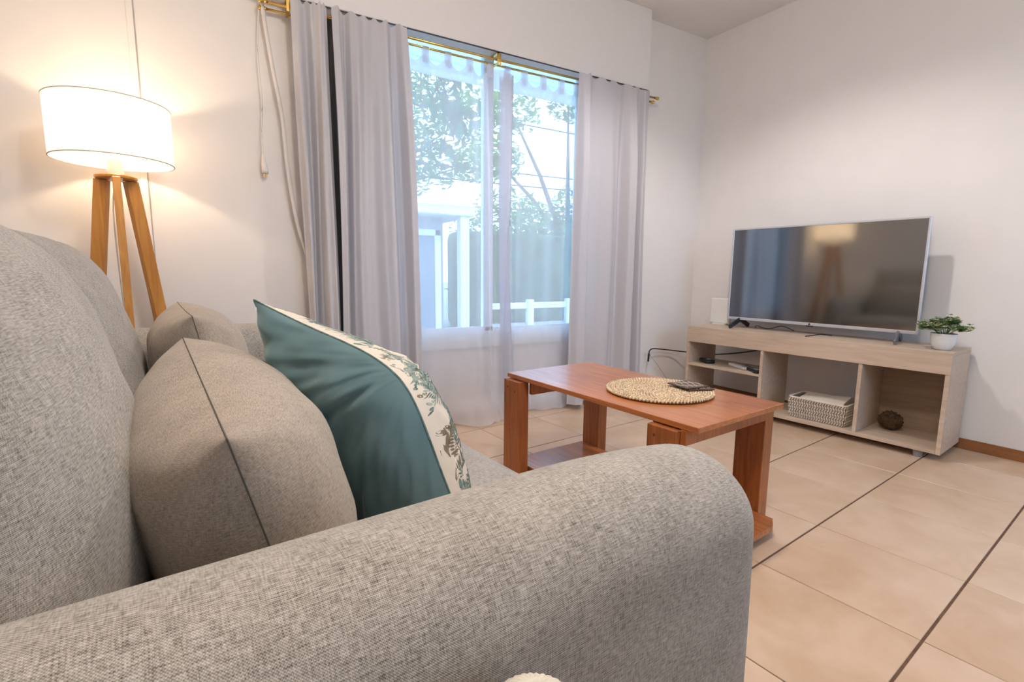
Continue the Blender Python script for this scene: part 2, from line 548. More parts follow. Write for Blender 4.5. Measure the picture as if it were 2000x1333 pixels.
bm = bmesh.new(); prism(bm, [(XL - .2, YB - .2), (xt(YB) + .2, YB - .2), (CORNER[0] + .2, YW + .2), (XL - .2, YW + .2)], -0.12, -0.003)
floor = obj('floor', bm, M['grout']); meta(floor, 'beige square ceramic tile floor with dark joints', kind='structure')
bm = bmesh.new(); prism(bm, [(XL - .2, YB - .2), (xt(YB) + .2, YB - .2), (CORNER[0] + .2, YW + .2), (XL - .2, YW + .2)], CEIL, CEIL + 0.15)
meta(obj('ceiling', bm, M['ceiling']), kind='structure')
bm = bmesh.new(); prism(bm, [(xt(YB), YB - .2), (xt(YB) + .2, YB - .2), (CORNER[0] + .2, YW + .2), (xt(YW + .2), YW + .2)], -0.003, CEIL)
meta(obj('wall_right', bm, M['wall']), kind='structure')
bm = bmesh.new(); add_box(bm, (XL - .2, YB - .2, -.003), (XL, YW + .2, CEIL))
meta(obj('wall_left', bm, M['wall']), kind='structure')
RX0, RX1, RZ0, RZ1 = 1.4, 2.9, 0.75, 2.25
bm = bmesh.new()
for lo, hi in (((XL, YB - .2, -.003), (RX0, YB, CEIL)), ((RX1, YB - .2, -.003), (xt(YB), YB, CEIL)),
               ((RX0, YB - .2, -.003), (RX1, YB, RZ0)), ((RX0, YB - .2, RZ1), (RX1, YB, CEIL))):
    add_box(bm, lo, hi)
meta(obj('wall_rear', bm, M['wall']), kind='structure')
# window wall with an opening
WX0, WX1, WZ0, WZ1 = 0.64, 2.13, 0.50, 2.50
bm = bmesh.new()
YO = YW + 0.2
for lo, hi in (((XL, YW, -.003), (WX0, YO, CEIL)), ((WX1, YW, -.003), (CORNER[0], YO, CEIL)),
               ((WX0, YW, -.003), (WX1, YO, WZ0)), ((WX0, YW, WZ1), (WX1, YO, CEIL))):
    add_box(bm, lo, hi)
meta(obj('wall_window', bm, M['wall']), kind='structure')

# floor tiles: square 40 cm tiles, slightly turned from the walls
TS = 0.4
TA = radians(-83.86)
E1 = Vector((cos(TA), sin(TA))); E2 = Vector((-sin(TA), cos(TA)))
T0 = Vector((1.376, 0.843))
gap = 0.003; gapj = 0.0065
def tile_mesh(poly):
    c = Vector((sum(p[0] for p in poly) / len(poly), sum(p[1] for p in poly) / len(poly)))
    bm = bmesh.new()
    rel = [(p[0] - c.x, p[1] - c.y) for p in poly]
    def ins(k):
        return [(x - k * (1 if x > 0 else -1), y - k * (1 if y > 0 else -1)) for x, y in rel]
    a = [bm.verts.new((x, y, -0.0025)) for x, y in rel]
    b = [bm.verts.new((x, y, -0.0012)) for x, y in rel]
    d = [bm.verts.new((x, y, 0)) for x, y in ins(0.0012)]
    n = len(rel)
    bm.faces.new(d)
    for A, B in ((a, b), (b, d)):
        for i in range(n):
            bm.faces.new((A[i], A[(i + 1) % n], B[(i + 1) % n], B[i]))
    bmesh.ops.recalc_face_normals(bm, faces=bm.faces)
    me = bpy.data.meshes.new('tile'); bm.to_mesh(me); bm.free()
    me.materials.append(M['tile'])
    return me, c
FULL = None
inner = [(XL + .001, YB + .001), (xt(YB) - .001, YB + .001), (CORNER[0] - .001, YW - .001), (XL + .001, YW - .001)]
for i in range(-12, 13):
    for j in range(-12, 13):
        p0 = T0 + E1 * TS * i + E2 * TS * j
        sq = [p0 + E1 * a + E2 * b for a, b in ((gapj / 2, gap / 2), (TS - gapj / 2, gap / 2), (TS - gapj / 2, TS - gap / 2), (gapj / 2, TS - gap / 2))]
        cen = p0 + (E1 + E2) * TS / 2
        # only the tiles the photograph can see something of (plus a margin)
        if cen.y < -0.6 or cen.x < 0.0: continue
        pl = clip([tuple(p) for p in sq], inner)
        if len(pl) < 3: continue
        ar = abs(sum(pl[k][0] * pl[(k + 1) % len(pl)][1] - pl[(k + 1) % len(pl)][0] * pl[k][1] for k in range(len(pl)))) / 2
        if ar < 0.002: continue
        if ar > (TS - gap) * (TS - gapj) - 1e-5:
            if FULL is None:
                FULL, c = tile_mesh(pl)
            c = cen; me = FULL
        else:
            me, c = tile_mesh(pl)
        t = bpy.data.objects.new('tile', me)
        COL.objects.link(t); t.parent = floor
        t.location = (c.x, c.y, 0.0)
# wider dark joint that shows in the photo between the two front rows: the grout slab itself

# baseboards
bm = bmesh.new()
yb0 = -1.2
P = [(xt(yb0), yb0), (xt(2.63), 2.63)]
dx = 0.012
vs = []
prism(bm, [(P[0][0] - dx, P[0][1]), (P[0][0], P[0][1]), (P[1][0], P[1][1]), (P[1][0] - dx, P[1][1])], 0.0, 0.055)
meta(obj('baseboard_right', bm, M['skirt_wood']), 'reddish brown wooden skirting along the television wall', kind='structure')
bm = bmesh.new(); add_box(bm, (XL, YW - 0.010, 0.0), (xt(YW) - 0.02, YW, 0.05), 0.002)
meta(obj('baseboard_window', bm, M['skirt_white']), 'pale skirting below the window', kind='structure')
# cover strip on the window wall behind the lamp
bm = bmesh.new(); add_box(bm, (-0.281, YW - 0.007, 0.05), (-0.257, YW, CEIL), 0.002)
t1 = obj('trim_1', bm, M['wall'])
bm = bmesh.new(); add_box(bm, (-0.2565, YW - 0.0025, 0.05), (-0.2535, YW, CEIL))
obj('shadow_gap', bm, plain('joint_shadow_paint', (.46, .41, .39), .8, .2), t1); meta(t1, 'narrow vertical cover strip on the wall behind the tripod lamp', kind='structure')

# roller shutter box above the window
bm = bmesh.new(); add_box(bm, (0.16, 2.549, 2.078), (2.497, YW, CEIL), 0.003)
t2 = obj('trim_2', bm, M['box_white']); meta(t2, 'white boxed pelmet above the window', kind='structure')
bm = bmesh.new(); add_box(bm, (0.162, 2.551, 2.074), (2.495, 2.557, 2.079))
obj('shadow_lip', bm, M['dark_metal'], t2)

# ------------------------------------------------------------------ window
win = thing('window_1', None, None, (0, 0, 0)); win['kind'] = 'structure'
win['label'] = 'wide white sliding window behind the sheer curtains'
F0 = YW + 0.02
bm = bmesh.new()
fw = 0.045
for lo, hi in (((WX0, F0, WZ0), (WX0 + fw, F0 + .10, WZ1)), ((WX1 - fw, F0, WZ0), (WX1, F0 + .10, WZ1)),
               ((WX0, F0, WZ0), (WX1, F0 + .10, WZ0 + .03)), ((WX0, F0, WZ1 - .03), (WX1, F0 + .10, WZ1))):
    add_box(bm, lo, hi, 0.003)
obj('window_frame', bm, M['frame'], win)
def sash(x0, x1, y, z0, z1, st, rail):
    bm = bmesh.new()
    for lo, hi in (((x0, y, z0), (x0 + st, y + .03, z1)), ((x1 - st, y, z0), (x1, y + .03, z1)),
                   ((x0, y, z0), (x1, y + .03, z0 + rail)), ((x0, y, z1 - rail), (x1, y + .03, z1))):
        add_box(bm, lo, hi, 0.004)
    s = obj('sash', bm, M['frame'], win)
    bm = bmesh.new(); add_box(bm, (x0 + st - .004, y + .012, z0 + rail - .004), (x1 - st + .004, y + .017, z1 - rail + .004))
    obj('pane', bm, M['glass'], s)
    return s
sash(WX0 + .03, 1.405, F0 + .005, WZ0 + .01, WZ1 - .012, 0.058, 0.045)
sash(1.36, WX1 - .03, F0 + .055, WZ0 + .01, WZ1 - .012, 0.058, 0.030)
bm = bmesh.new()
add_box(bm, (WX0 - .03, YW - 0.018, WZ0 - .065), (WX1 + .03, YW + 0.03, WZ0 - .005), 0.004)
obj('window_sill', bm, M['frame'], win)

# translucent roller shutter slats showing above the sheers, partly let down
for k in range(12):
    box('shutter_slat', (WX0 + .01, YO - .03, 1.985 + k * .042), (WX1 - .01, YO - .018, 1.985 + k * .042 + .039), M['slat'], win, .003)
# added window in the unseen rear wall, put in to brighten the room
w2 = thing('fill_window', None, None); w2['kind'] = 'structure'
bm = bmesh.new()
for lo, hi in (((RX0, YB - .12, RZ0), (RX0 + .05, YB - .05, RZ1)), ((RX1 - .05, YB - .12, RZ0), (RX1, YB - .05, RZ1)), ((2.12, YB - .12, RZ0), (2.18, YB - .05, RZ1)),
               ((RX0, YB - .12, RZ0), (RX1, YB - .05, RZ0 + .05)), ((RX0, YB - .12, RZ1 - .05), (RX1, YB - .05, RZ1))):
    add_box(bm, lo, hi, .003)
obj('window_frame', bm, M['frame'], w2)
for a, b in ((RX0 + .045, 2.125), (2.175, RX1 - .045)):
    box('pane', (a, YB - .09, RZ0 + .045), (b, YB - .085, RZ1 - .045), M['glass'], w2)

# ================================================================== OUTDOORS
bm = bmesh.new(); add_box(bm, (-30, -30, -0.6), (40, 60, -0.45))
meta(obj('ground', bm, M['ground']), kind='structure')
def leaf_cloud(name, m, n, centre_fn, size, parent=None, flat=0.4, fold=True):
    vs, fs = [], []
    for k in range(n):
        c = Vector(centre_fn())
        s = size * random.uniform(0.6, 1.3)
        d = Vector((random.gauss(0, 1), random.gauss(0, 1), random.gauss(0, flat))).normalized()
        u = d.cross(Vector((random.gauss(0, .4), random.gauss(0, .4), 1))).normalized()
        w = d.cross(u) * 0.12 * s
        b = len(vs)
        vs += [c - d * s, c + u * s * .42 + w, c + d * s, c - u * s * .42 + w]
        fs += [(b, b + 1, b + 2), (b, b + 2, b + 3)]
    me = bpy.data.meshes.new(name); me.from_pydata([tuple(v) for v in vs], [], fs)
    o = link(name, me, m, parent)
    return o

def blob_tree(name, label, base, crown, n, size, m, trunk_h, trunk_r):
    t = thing(name, label, 'tree', base)
    bm = bmesh.new()
    tube(bm, [(0, 0, 0), (0.05, 0.02, trunk_h * .5), (-0.03, 0, trunk_h)], lambda q: trunk_r * (1 - .45 * q), 8)
    obj('trunk', bm, M['bark'], t, smooth=True)
    bm = bmesh.new()
    for c, r in crown:
        tube(bm, [(0, 0, trunk_h * .8), ((c[0]) * .5, (c[1]) * .5, (trunk_h + c[2]) * .5), c], lambda q: trunk_r * .45 * (1 - .8 * q), 6)
    obj('branches', bm, M['bark'], t, smooth=True)
    tot = sum(r ** 2 for c, r in crown)
    def cf():
        x = random.uniform(0, tot)
        for c, r in crown:
            x -= r ** 2
            if x <= 0: break
        v = Vector((random.gauss(0, 1), random.gauss(0, 1), random.gauss(0, 1))).normalized() * r * random.uniform(0.55, 1.05)
        return (c[0] + v.x, c[1] + v.y, c[2] + v.z * .8)
    f = leaf_cloud('foliage', m, n, cf, size, t); f['kind'] = 'stuff'
    return t
blob_tree('garden_tree', 'large leafy tree outside behind the right window sash', (10.6, 14.5, -.45),
          [((-2.9, 0, 4.9), .9), ((-2.4, 0, 3.0), 1.3), ((-1.0, .5, 2.7), 1.3), ((0.3, 0, 3.6), 1.0), ((.9, .4, 2.4), 1.3), ((-2.2, .3, 6.6), 1.0), ((-.1, 0, 7.0), .7)],
          4200, 0.15, M['leaf_tree'], 2.6, 0.24)
blob_tree('garden_tree', 'tree with thin loose crown outside behind the left window sash', (4.2, 20.5, -.45),
          [((3.0, 0, 7.6), 1.6), ((4.2, 0, 5.9), 1.2), ((2.6, 0, 5.2), 1.0), ((5.6, .5, 8.2), 1.4), ((5.9, 0, 6.2), 1.2), ((3.4, 0, 9.2), 1.3)],
          2600, 0.20, M['leaf_tree'], 4.0, 0.2)
# a branch with big leaves hangs close to the window
br = thing('leafy_branch', 'dark drooping branch of big leaves close outside the left pane', 'branch', (2.2, 5.2, 3.2))
bm = bmesh.new()
stem = spline([(-0.9, 0.3, 0.9), (-0.55, .1, .45), (-0.35, 0, 0.0), (-0.05, 0, -0.4), (0.05, 0, -0.9)], 6)
tube(bm, stem, lambda q: 0.02 * (1 - .7 * q), 6)
tw = []
for k in range(6, len(stem), 3):
    a = random.uniform(0, 2 * pi)
    e = stem[k] + Vector((cos(a) * .45, sin(a) * .2, random.uniform(-.25, .1)))
    tube(bm, [stem[k], (stem[k] + e) / 2 + Vector((0, 0, .04)), e], 0.006, 5)
    tw.append((stem[k], e))
obj('twigs', bm, M['bark'], br, smooth=True)
def cfb():
    a, b = random.choice(tw)
    q = a.lerp(b, random.uniform(.1, 1.1))
    return (q.x + random.gauss(0, .09), q.y + random.gauss(0, .08), q.z + random.gauss(0, .09))
f = leaf_cloud('foliage', M['leaf_near'], 150, cfb, 0.13, br, 1.2); f['kind'] = 'stuff'

# neighbouring house: eave, dark door, white post
hs = thing('neighbour_house', 'pale plastered neighbouring house with dark door seen through the left pane', 'house', (2.6, 9.0, -.45))
box('wall', (-4.0, 0, 0), (1.05, 2.6, 2.35), M['house'], hs)
box('roof', (-4.3, -.5, 2.35), (1.5, 2.9, 2.55), M['house_white'], hs, 0.02)
box('door', (.2, -.05, 0), (.86, 0.0, 2.0), M['house_dark'], hs, 0.01)
box('door_frame', (.86, -.08, 0), (.98, 0.0, 2.12), M['house_white'], hs, 0.01)
box('post', (1.22, -.45, 0), (1.40, -.27, 2.35), M['house_white'], hs, 0.01)
box('lintel', (.1, -.08, 2.0), (.98, 0.0, 2.12), M['house_white'], hs, 0.01)
fn = thing('garden_fence', 'low white railing outside seen through the right pane', 'fence', (4.2, 8.4, -.45))
box('rail', (0.0, 0, .62), (3.2, .05, .74), M['house_white'], fn, 0.01)
for k in range(4):
    box('fence_post', (0.05 + k * .95, -.03, 0), (.19 + k * .95, .08, .80), M['house_white'], fn, 0.01)
box('fence_wall', (0.0, .02, 0), (3.2, .06, .34), M['house'], fn)
hg = thing('hedge', 'dark green hedge outside behind the white railing', 'hedge', (7.1, 10.5, -.45))
bm = bmesh.new(); add_box(bm, (-2.4, .2, 0), (4.4, 1.0, 2.3), 0.2, 2)
obj('hedge_core', bm, M['hedge'], hg)
f = leaf_cloud('foliage', M['hedge'], 3000, lambda: (random.uniform(-2.6, 4.6), random.uniform(0, .35), random.uniform(0, 2.6)), 0.11, hg); f['kind'] = 'stuff'
# overhead wires: each one is its own line
for k, (z0, z1, y, lab) in enumerate(((2.75, 2.62, 8.0, 'uppermost thin black overhead wire crossing outside the window'),
                                      (2.62, 2.45, 8.3, 'second thin overhead wire from the top outside the window'),
                                      (3.95, 3.60, 8.6, 'high thin overhead wire outside in front of the trees'),
                                      (2.20, 2.12, 8.9, 'lowest thin overhead wire outside above the house roof'))):
    bm = bmesh.new(); tube(bm, [(-2, y, z0 + .3), (3, y, (z0 + z1) / 2 - .05), (9, y, z1 + .1), (16, y, z1 + .9)], 0.012, 6)
    meta(obj('overhead_wire', bm, M['cable'], smooth=True), lab, 'wire', 'overhead wires outside')

# ================================================================== SOFA
SA = radians(6.5)
sofa = thing('sofa', 'grey beige woven two seat sofa with thick rounded arms in the foreground', 'sofa', (0, 0, 0), SA)
R_ARM, ZT = 0.088, 0.678
def arm(v0, v1, u0, u1, flip):
    """Upright slab with a fully rounded top and rounded front: a loft along u."""
    r = (v1 - v0) / 2; vc = (v0 + v1) / 2
    z0 = 0.05
    prof = []
    nz = 24
    for k in range(nz):
        prof.append(((v0, z0 + (ZT - r - z0) * k / nz), (-1, 0)))
    na = 22
    for k in range(na + 1):
        a = pi - pi * k / na
        prof.append(((vc + r * cos(a), ZT - r + r * sin(a)), (cos(a), sin(a))))
    for k in range(1, nz + 1):
        prof.append(((v1, ZT - r - (ZT - r - z0) * k / nz), (1, 0)))
    s = [0]
    for a, b in zip(prof[:-1], prof[1:]):
        s.append(s[-1] + sqrt((a[0][0] - b[0][0]) ** 2 + (a[0][1] - b[0][1]) ** 2))
    st = []
    R = 0.086
    L0 = u1 - R - u0
    nu = 30
    for k in range(nu + 1):
        st.append((u0 + L0 * k / nu, 0.0, L0 * k / nu))
    for k in range(1, 15):
        a = (pi / 2) * k / 14
        st.append((u1 - R + R * sin(a), R * (1 - cos(a)), L0 + R * a))
    st.append((u1, R + .008, L0 + R * pi / 2 + .008))
    vs, fs, uvs = [], [], []
    m = len(prof)
    for (u, ins, us) in st:
        for ((v, z), (nv, nzz)) in prof:
            puff = 0.004 * sin(pi * min(1, max(0, (z - z0) / .6)))
            vv, zz = v - nv * ins + nv * puff, z - nzz * ins
            zz -= .030 * max(0, (u - (u1 - .32)) / .32) ** 2 * max(0, (z - .3) / (ZT - .3))
            vs.append((u, vv, zz))
    for j in range(len(st) - 1):
        for i in range(m - 1):
            a = j * m + i
            fs.append((a, a + 1, a + 1 + m, a + m))
            for (x, y) in ((i, j), (i + 1, j), (i + 1, j + 1), (i, j + 1)):
                uvs.append((st[y][2], s[x]))
    # close the thin strip left at the front and the back end
    last = (len(st) - 1) * m
    for i in range(m // 2):
        a, b = last + i, last + i + 1
        c, d = last + m - 2 - i, last + m - 1 - i
        if b >= c: break
        fs.append((a, b, c, d))
        uvs += [(0, 0), (0, .01), (.01, .01), (.01, 0)]
    fs.append(tuple(range(m)))
    uvs += [(vs[i][1], vs[i][2]) for i in range(m)]
    me = bpy.data.meshes.new('arm'); me.from_pydata(vs, [], fs)
    l = me.uv_layers.new(name='UVMap')
    for k, u in enumerate(uvs): l.data[k].uv = u
    for p in me.polygons: p.use_smooth = True
    me.polygons[len(fs) - 1].use_smooth = False
    return link('arm', me, M['sofa'], sofa)
V0, V1 = 0.270, 0.446          # near arm
V2, V3 = 2.035, 2.211          # far arm
arm(V0, V1, -0.46, 0.622, False)
arm(V2, V3, -0.46, 0.622, True)
def rounded_block(name, lo, hi, r, parent, m, puff=0.0, n=14):
    """Rounded upholstery block with UVs in metres."""
    bm = bmesh.new()
    add_box(bm, lo, hi)
    bmesh.ops.subdivide_edges(bm, edges=list(bm.edges), cuts=n, use_grid_fill=True)
    c = Vector([(a + b) / 2 for a, b in zip(lo, hi)]); h = Vector([(b - a) / 2 for a, b in zip(lo, hi)])
    uvl = bm.loops.layers.uv.new('UVMap')
    for f in bm.faces:
        nrm = f.normal
        ax = max(range(3), key=lambda k: abs(nrm[k]))
        o = [k for k in range(3) if k != ax]
        for lp in f.loops:
            lp[uvl].uv = (lp.vert.co[o[0]], lp.vert.co[o[1]])
    for v in bm.verts:
        p = v.co - c
        q = Vector([max(-(h[k] - r), min(h[k] - r, p[k])) for k in range(3)])
        d = p - q
        if d.length > 1e-6:
            v.co = c + q + d.normalized() * r
            t = [1 - abs(p[k]) / h[k] for k in range(3)]
        pz = (1 - (p.x / h.x) ** 2) * (1 - (p.y / h.y) ** 2)
        if p.z > 0: v.co.z += puff * pz
    return obj(name, bm, m, parent, smooth=True)
vm = (V1 + V2) / 2
rounded_block('seat_cushion', (-.20, V1 + .004, .30), (.632, vm - .002, .462), .042, sofa, M['sofa'], .018)
rounded_block('seat_cushion', (-.20, vm + .002, .30), (.632, V2 - .004, .462), .042, sofa, M['sofa'], .018)
rounded_block('base', (-.44, V1 + .001, .06), (.585, V2 - .001, .30), .02, sofa, M['sofa'])
rounded_block('back_frame', (-.46, V1 + .001, .10), (-.30, V2 - .001, .76), .06, sofa, M['sofa'])
for u in (-.40, .55):
    for v in (V0 + .06, V3 - .06):
        bm = bmesh.new(); lathe(bm, [(.022, 0), (.028, .05)], 16, (u, v, 0), True, True)
        obj('foot', bm, M['black'], sofa)

def cushion(name, w, h, t, m, mtx, parent=None, p=4.0, q=0.5, pinch=0.03, nx=34, ny=34, wr=0.0, seed=0, seam=None, back_m=None, offs=0.0, fr=None, crn=0.0, sag=0.0, rad=0.0, tf=0.0, fs_=0):
    """Knife edge cushion: x width, z height, y thickness; two faces joined along a seam. Returns objects and the surface function."""
    rnd = random.Random(seed)
    ph = [rnd.uniform(0, 6.28) for _ in range(8)]
    def sp(a): return sin(a * pi / 2) if True else a
    def surf(s, tt, side, lift=0.0):
        es = (1 - pinch * (1 - abs(tt) ** 2) * abs(s) ** 3)
        et = (1 - pinch * (1 - abs(s) ** 2) * abs(tt) ** 3)
        x = w / 2 * s * es; z = h / 2 * tt * et
        if sag:
            z -= sag * (.5 - s / 2) * (.5 - tt / 2)
        if crn:
            k = max(0, s) ** 3 * max(0, tt) ** 3
            x -= crn * k; z -= crn * k
        b = max(0.0, (1 - abs(s) ** p) * (1 - abs(tt) ** p)) ** q
        y = side * (t + (tf if side == fs_ else 0)) / 2 * b
        if wr:
            edge = (abs(s) ** 3 + abs(tt) ** 3)
            y += side * wr * b ** .5 * (sin(9 * s + ph[0] + 5 * tt) * .5 + sin(17 * (s * .5 - tt) + ph[1]) * .35 * edge + sin(23 * tt + ph[2] + 6 * s) * .25 * edge + sin(31 * s + ph[3] - 8 * tt) * .18 * edge)
        if rad:
            dx_, dz_ = 1.15 - s, 1.15 - tt
            th = atan2(dz_, dx_); rr_ = sqrt(dx_ * dx_ + dz_ * dz_)
            y += side * rad * b ** .5 * (noise.noise((th * 9.0, rr_ * 1.3, 3.1)) + .55 * noise.noise((th * 19.0, rr_ * 2.4, 7.7)) + .5 * noise.noise((s * 2.4, tt * 2.4, 1.0)))
        y += offs * (1 - s * s) * (1 - tt * tt)
        return Vector((x, y + side * lift, z))
    def build(nm, sides, mm, par):
        vs, fs, uvs = [], [], []
        for side in sides:
            b0 = len(vs)
            for j in range(ny + 1):
                for i in range(nx + 1):
                    vs.append(tuple(mtx @ surf(sp(2 * i / nx - 1), sp(2 * j / ny - 1), side)))
            for j in range(ny):
                for i in range(nx):
                    a = b0 + j * (nx + 1) + i
                    f = (a, a + 1, a + nx + 2, a + nx + 1)
                    cs = ((i, j), (i + 1, j), (i + 1, j + 1), (i, j + 1))
                    if side > 0: f = f[::-1]; cs = cs[::-1]
                    fs.append(f)
                    for (x, y) in cs:
                        X, Y = 2 * x / nx - 1, 2 * y / ny - 1
                        k = 1 + .35 * t
                        uvs.append((X * (w + t * .7) / 2 + side * .31, Y * (h + t * .7) / 2))
        me = bpy.data.meshes.new(nm); me.from_pydata(vs, [], fs)
        l = me.uv_layers.new(name='UVMap')
        for k, u in enumerate(uvs): l.data[k].uv = u
        if len(sides) == 2:
            bm = bmesh.new(); bm.from_mesh(me); bmesh.ops.remove_doubles(bm, verts=bm.verts, dist=1e-5); bm.to_mesh(me); bm.free()
        for pgn in me.polygons: pgn.use_smooth = True
        return link(nm, me, mm, par)
    return surf, build

def seam_tube(surf, mtx, r, parent, m, name='seam', n=30):
    pts = []
    for k in range(4 * n):
        a = (k % n) / n * 2 - 1
        s, t = ((a, -1), (1, a), (-a, 1), (-1, -a))[k // n]
        pts.append(mtx @ surf(sin(s * pi / 2), sin(t * pi / 2), 1))
    bm = bmesh.new(); tube(bm, pts, r, 6, closed=True)
    return obj(name, bm, m, parent, smooth=True)

def frame(c, xdir, zdir):
    x = Vector(xdir).normalized(); z = Vector(zdir); z = (z - x * z.dot(x)).normalized(); y = z.cross(x)
    mm = Matrix((x, y, z)).transposed().to_4x4()
    return Matrix.Translation(c) @ mm

# back cushions (parts of the sofa), local frame of the sofa: x = u, y = v
for k, v in enumerate((V1 + .008 + .395, V1 + .008 + .395 + .795)):
    mt = frame((-.155, v, .690), (0, 1, 0), (-.25, 0, 1))
    sf, bd = cushion('back_cushion', .79, .55, .25, M['sofa'], mt, p=2.7, q=.52, pinch=.02, wr=.006, seed=k + 3)
    c = bd('back_cushion', (1, -1), M['sofa'], sofa)
    seam_tube(sf, mt, .0011, c, M['piping'])

ROT = Matrix.Rotation(SA, 4, 'Z')
def scatter(name, label, cat, c, xd, zd, w, h, t, m, group=None, **kw):
    root = thing(name, label, cat, ROT @ Vector((c[0], c[1], c[2] - h / 2)), SA, group)
    mt = frame((0, 0, h / 2), xd, zd)
    sf, bd = cushion(name, w, h, t, m, mt, **kw)
    o = bd('cover', (1, -1), m, root)
    seam_tube(sf, mt, .0009, root, M['piping'])
    return root
scatter('lumbar_cushion', 'beige woven lumbar cushion with dark seam nearest the front sofa arm', 'cushion',
        (.090, .825, .588), (0, 1, .045), (-.26, 0, 1), .61, .31, .255, M['cushion'], 'beige lumbar cushions on the sofa', p=3.0, q=.50, pinch=.03, wr=.004, seed=11)
scatter('lumbar_cushion', 'beige woven lumbar cushion further along the sofa, behind the first one', 'cushion',
        (.115, 1.66, .612), (0, 1, 0), (-.20, 0, 1), .62, .33, .23, M['cushion'], 'beige lumbar cushions on the sofa', p=3, q=.48, pinch=.03, wr=.004, seed=12)

# green velvet pillow with printed front
pa, pb, pc = Vector((.16, 1.00, .823)), Vector((.300, .670, .742)), Vector((.368, .590, .462))
w = (pb - pa).length; h = (pc - pb).length
cen = (pa + pc) / 2
gp = thing('throw_pillow', 'green velvet throw pillow with fern print front', 'pillow', ROT @ Vector((cen.x, cen.y, .46)), SA)
cen = (pa + pc) / 2
gp.location = ROT @ Vector((cen.x, cen.y, .46))
_x = (pb - pa).normalized(); _z = (pb - pc).normalized(); _y = _z.cross(_x).normalized()
mt = Matrix.Translation((0, 0, cen.z - .46)) @ Matrix((_x, _y, _z)).transposed().to_4x4()
gs, gb = cushion('throw_pillow', w * 1.02, h * 1.02, .15, M['velvet'], mt, p=2.6, q=.62, pinch=.05, crn=.03, rad=.014, seed=5, nx=90, ny=80, tf=.12, sag=.15, fs_=(1 if (_z.cross(_x)).x > 0 else -1))
# side +1 or -1 faces the room (+u)?
nrm = (mt.to_3x3() @ Vector((0, 1, 0)))
FR = 1 if nrm.x > 0 else -1
gb('velvet_back', (-FR,), M['velvet'], gp)
gb('printed_front', (FR,), M['print_cream'], gp)
seam_tube(gs, mt, .0018, gp, M['fern_teal'])
def fern_print(m, seed, count, nm):
    rnd = random.Random(seed)
    vs, fs = [], []
    for _ in range(count):
        s0, t0 = rnd.uniform(-.98, .98), rnd.uniform(-.98, .98)
        if rnd.random() < .6:   # more along the rim, which is what shows
            if rnd.random() < .5: t0 = rnd.uniform(.45, .99)
            else: s0 = rnd.uniform(.4, .99)
        a = rnd.uniform(0, 2 * pi); curl = rnd.uniform(-2.2, 2.2); L = rnd.uniform(.2, .42)
        x, y = s0, t0
        n = 11
        for k in range(n):
            a2 = a + curl * k / n
            x += cos(a2) * L / n; y += sin(a2) * L / n
            for sd in (-1, 1):
                b = a2 + sd * 1.05
                ll = L * .38 * sin(pi * (k + 1.2) / (n + 1.5)); ww = L * .034
                pts = [(0, 0), (.35, 1), (.8, .7), (1, 0), (.8, -.7), (.35, -1)]
                ring = []
                ok = True
                for (f, g) in pts:
                    px = x + cos(b) * ll * f - sin(b) * ww * g; py = y + sin(b) * ll * f + cos(b) * ww * g
                    if abs(px) > .997 or abs(py) > .997: ok = False; break
                    ring.append(tuple(mt @ gs(px, py, FR, .0007)))
                if ok:
                    b0 = len(vs); vs += ring; fs.append(tuple(range(b0, b0 + 6)))
    me = bpy.data.meshes.new(nm); me.from_pydata(vs, [], fs)
    o = link(nm, me, m, gp); o['kind'] = 'stuff'
fern_print(M['fern_teal'], 1, 60, 'fern_print')
fern_print(M['fern_grey'], 2, 70, 'fern_print')
fern_print(M['fern_brown'], 3, 14, 'fern_print')
# zip pull at the corner
bm = bmesh.new(); zp = mt @ gs(-.93, .95, -FR, .003); add_box(bm, (-.002, -.002, -.003), (.002, .002, .003))
o = obj('zip_pull', bm, M['white_plastic'], gp, loc=zp)

# ribbed cream roll standing in front of the near arm
rb = thing('ribbed_roll', 'cream ribbed rolled cloth standing against the near sofa arm at the bottom edge', 'rolled cloth', (.153, .232, 0))
bm = bmesh.new()
prof = [(.040, 0.0), (.040, .56)] + [(.040 * cos(a), .575 + .045 * sin(a)) for a in [k * pi / 16 for k in range(0, 8)]]
lathe(bm, prof, 72, (0, 0, 0), True, True)
for v in bm.verts:
    a = atan2(v.co.y, v.co.x); r = sqrt(v.co.x ** 2 + v.co.y ** 2)
    k = 1 + (.035 if round(a / (2 * pi) * 72) % 2 else -.02)
    v.co.x *= k; v.co.y *= k
obj('roll', bm, M['ribbed'], rb, smooth=False)
bm = bmesh.new(); tube(bm, [(.043 * cos(a), .0, .575 + .049 * sin(a)) for a in [k * pi / 14 for k in range(15)]], .0028, 6)
o = obj('rolled_rim', bm, M['ribbed'], rb, smooth=True); o.rotation_euler = (0, 0, radians(-30))

# ================================================================== COFFEE TABLE
TBA = radians(-84.3 + 90)     # local x = across (g), local y = away from the camera (-e)
L0 = Vector((1.038, 1.835, 0))
e = Vector((cos(radians(-84.3)), sin(radians(-84.3)), 0)); g = Vector((-e.y, e.x, 0))
tb = thing('coffee_table', 'reddish brown wooden coffee table with low lower shelf', 'table', L0, radians(-84.3))
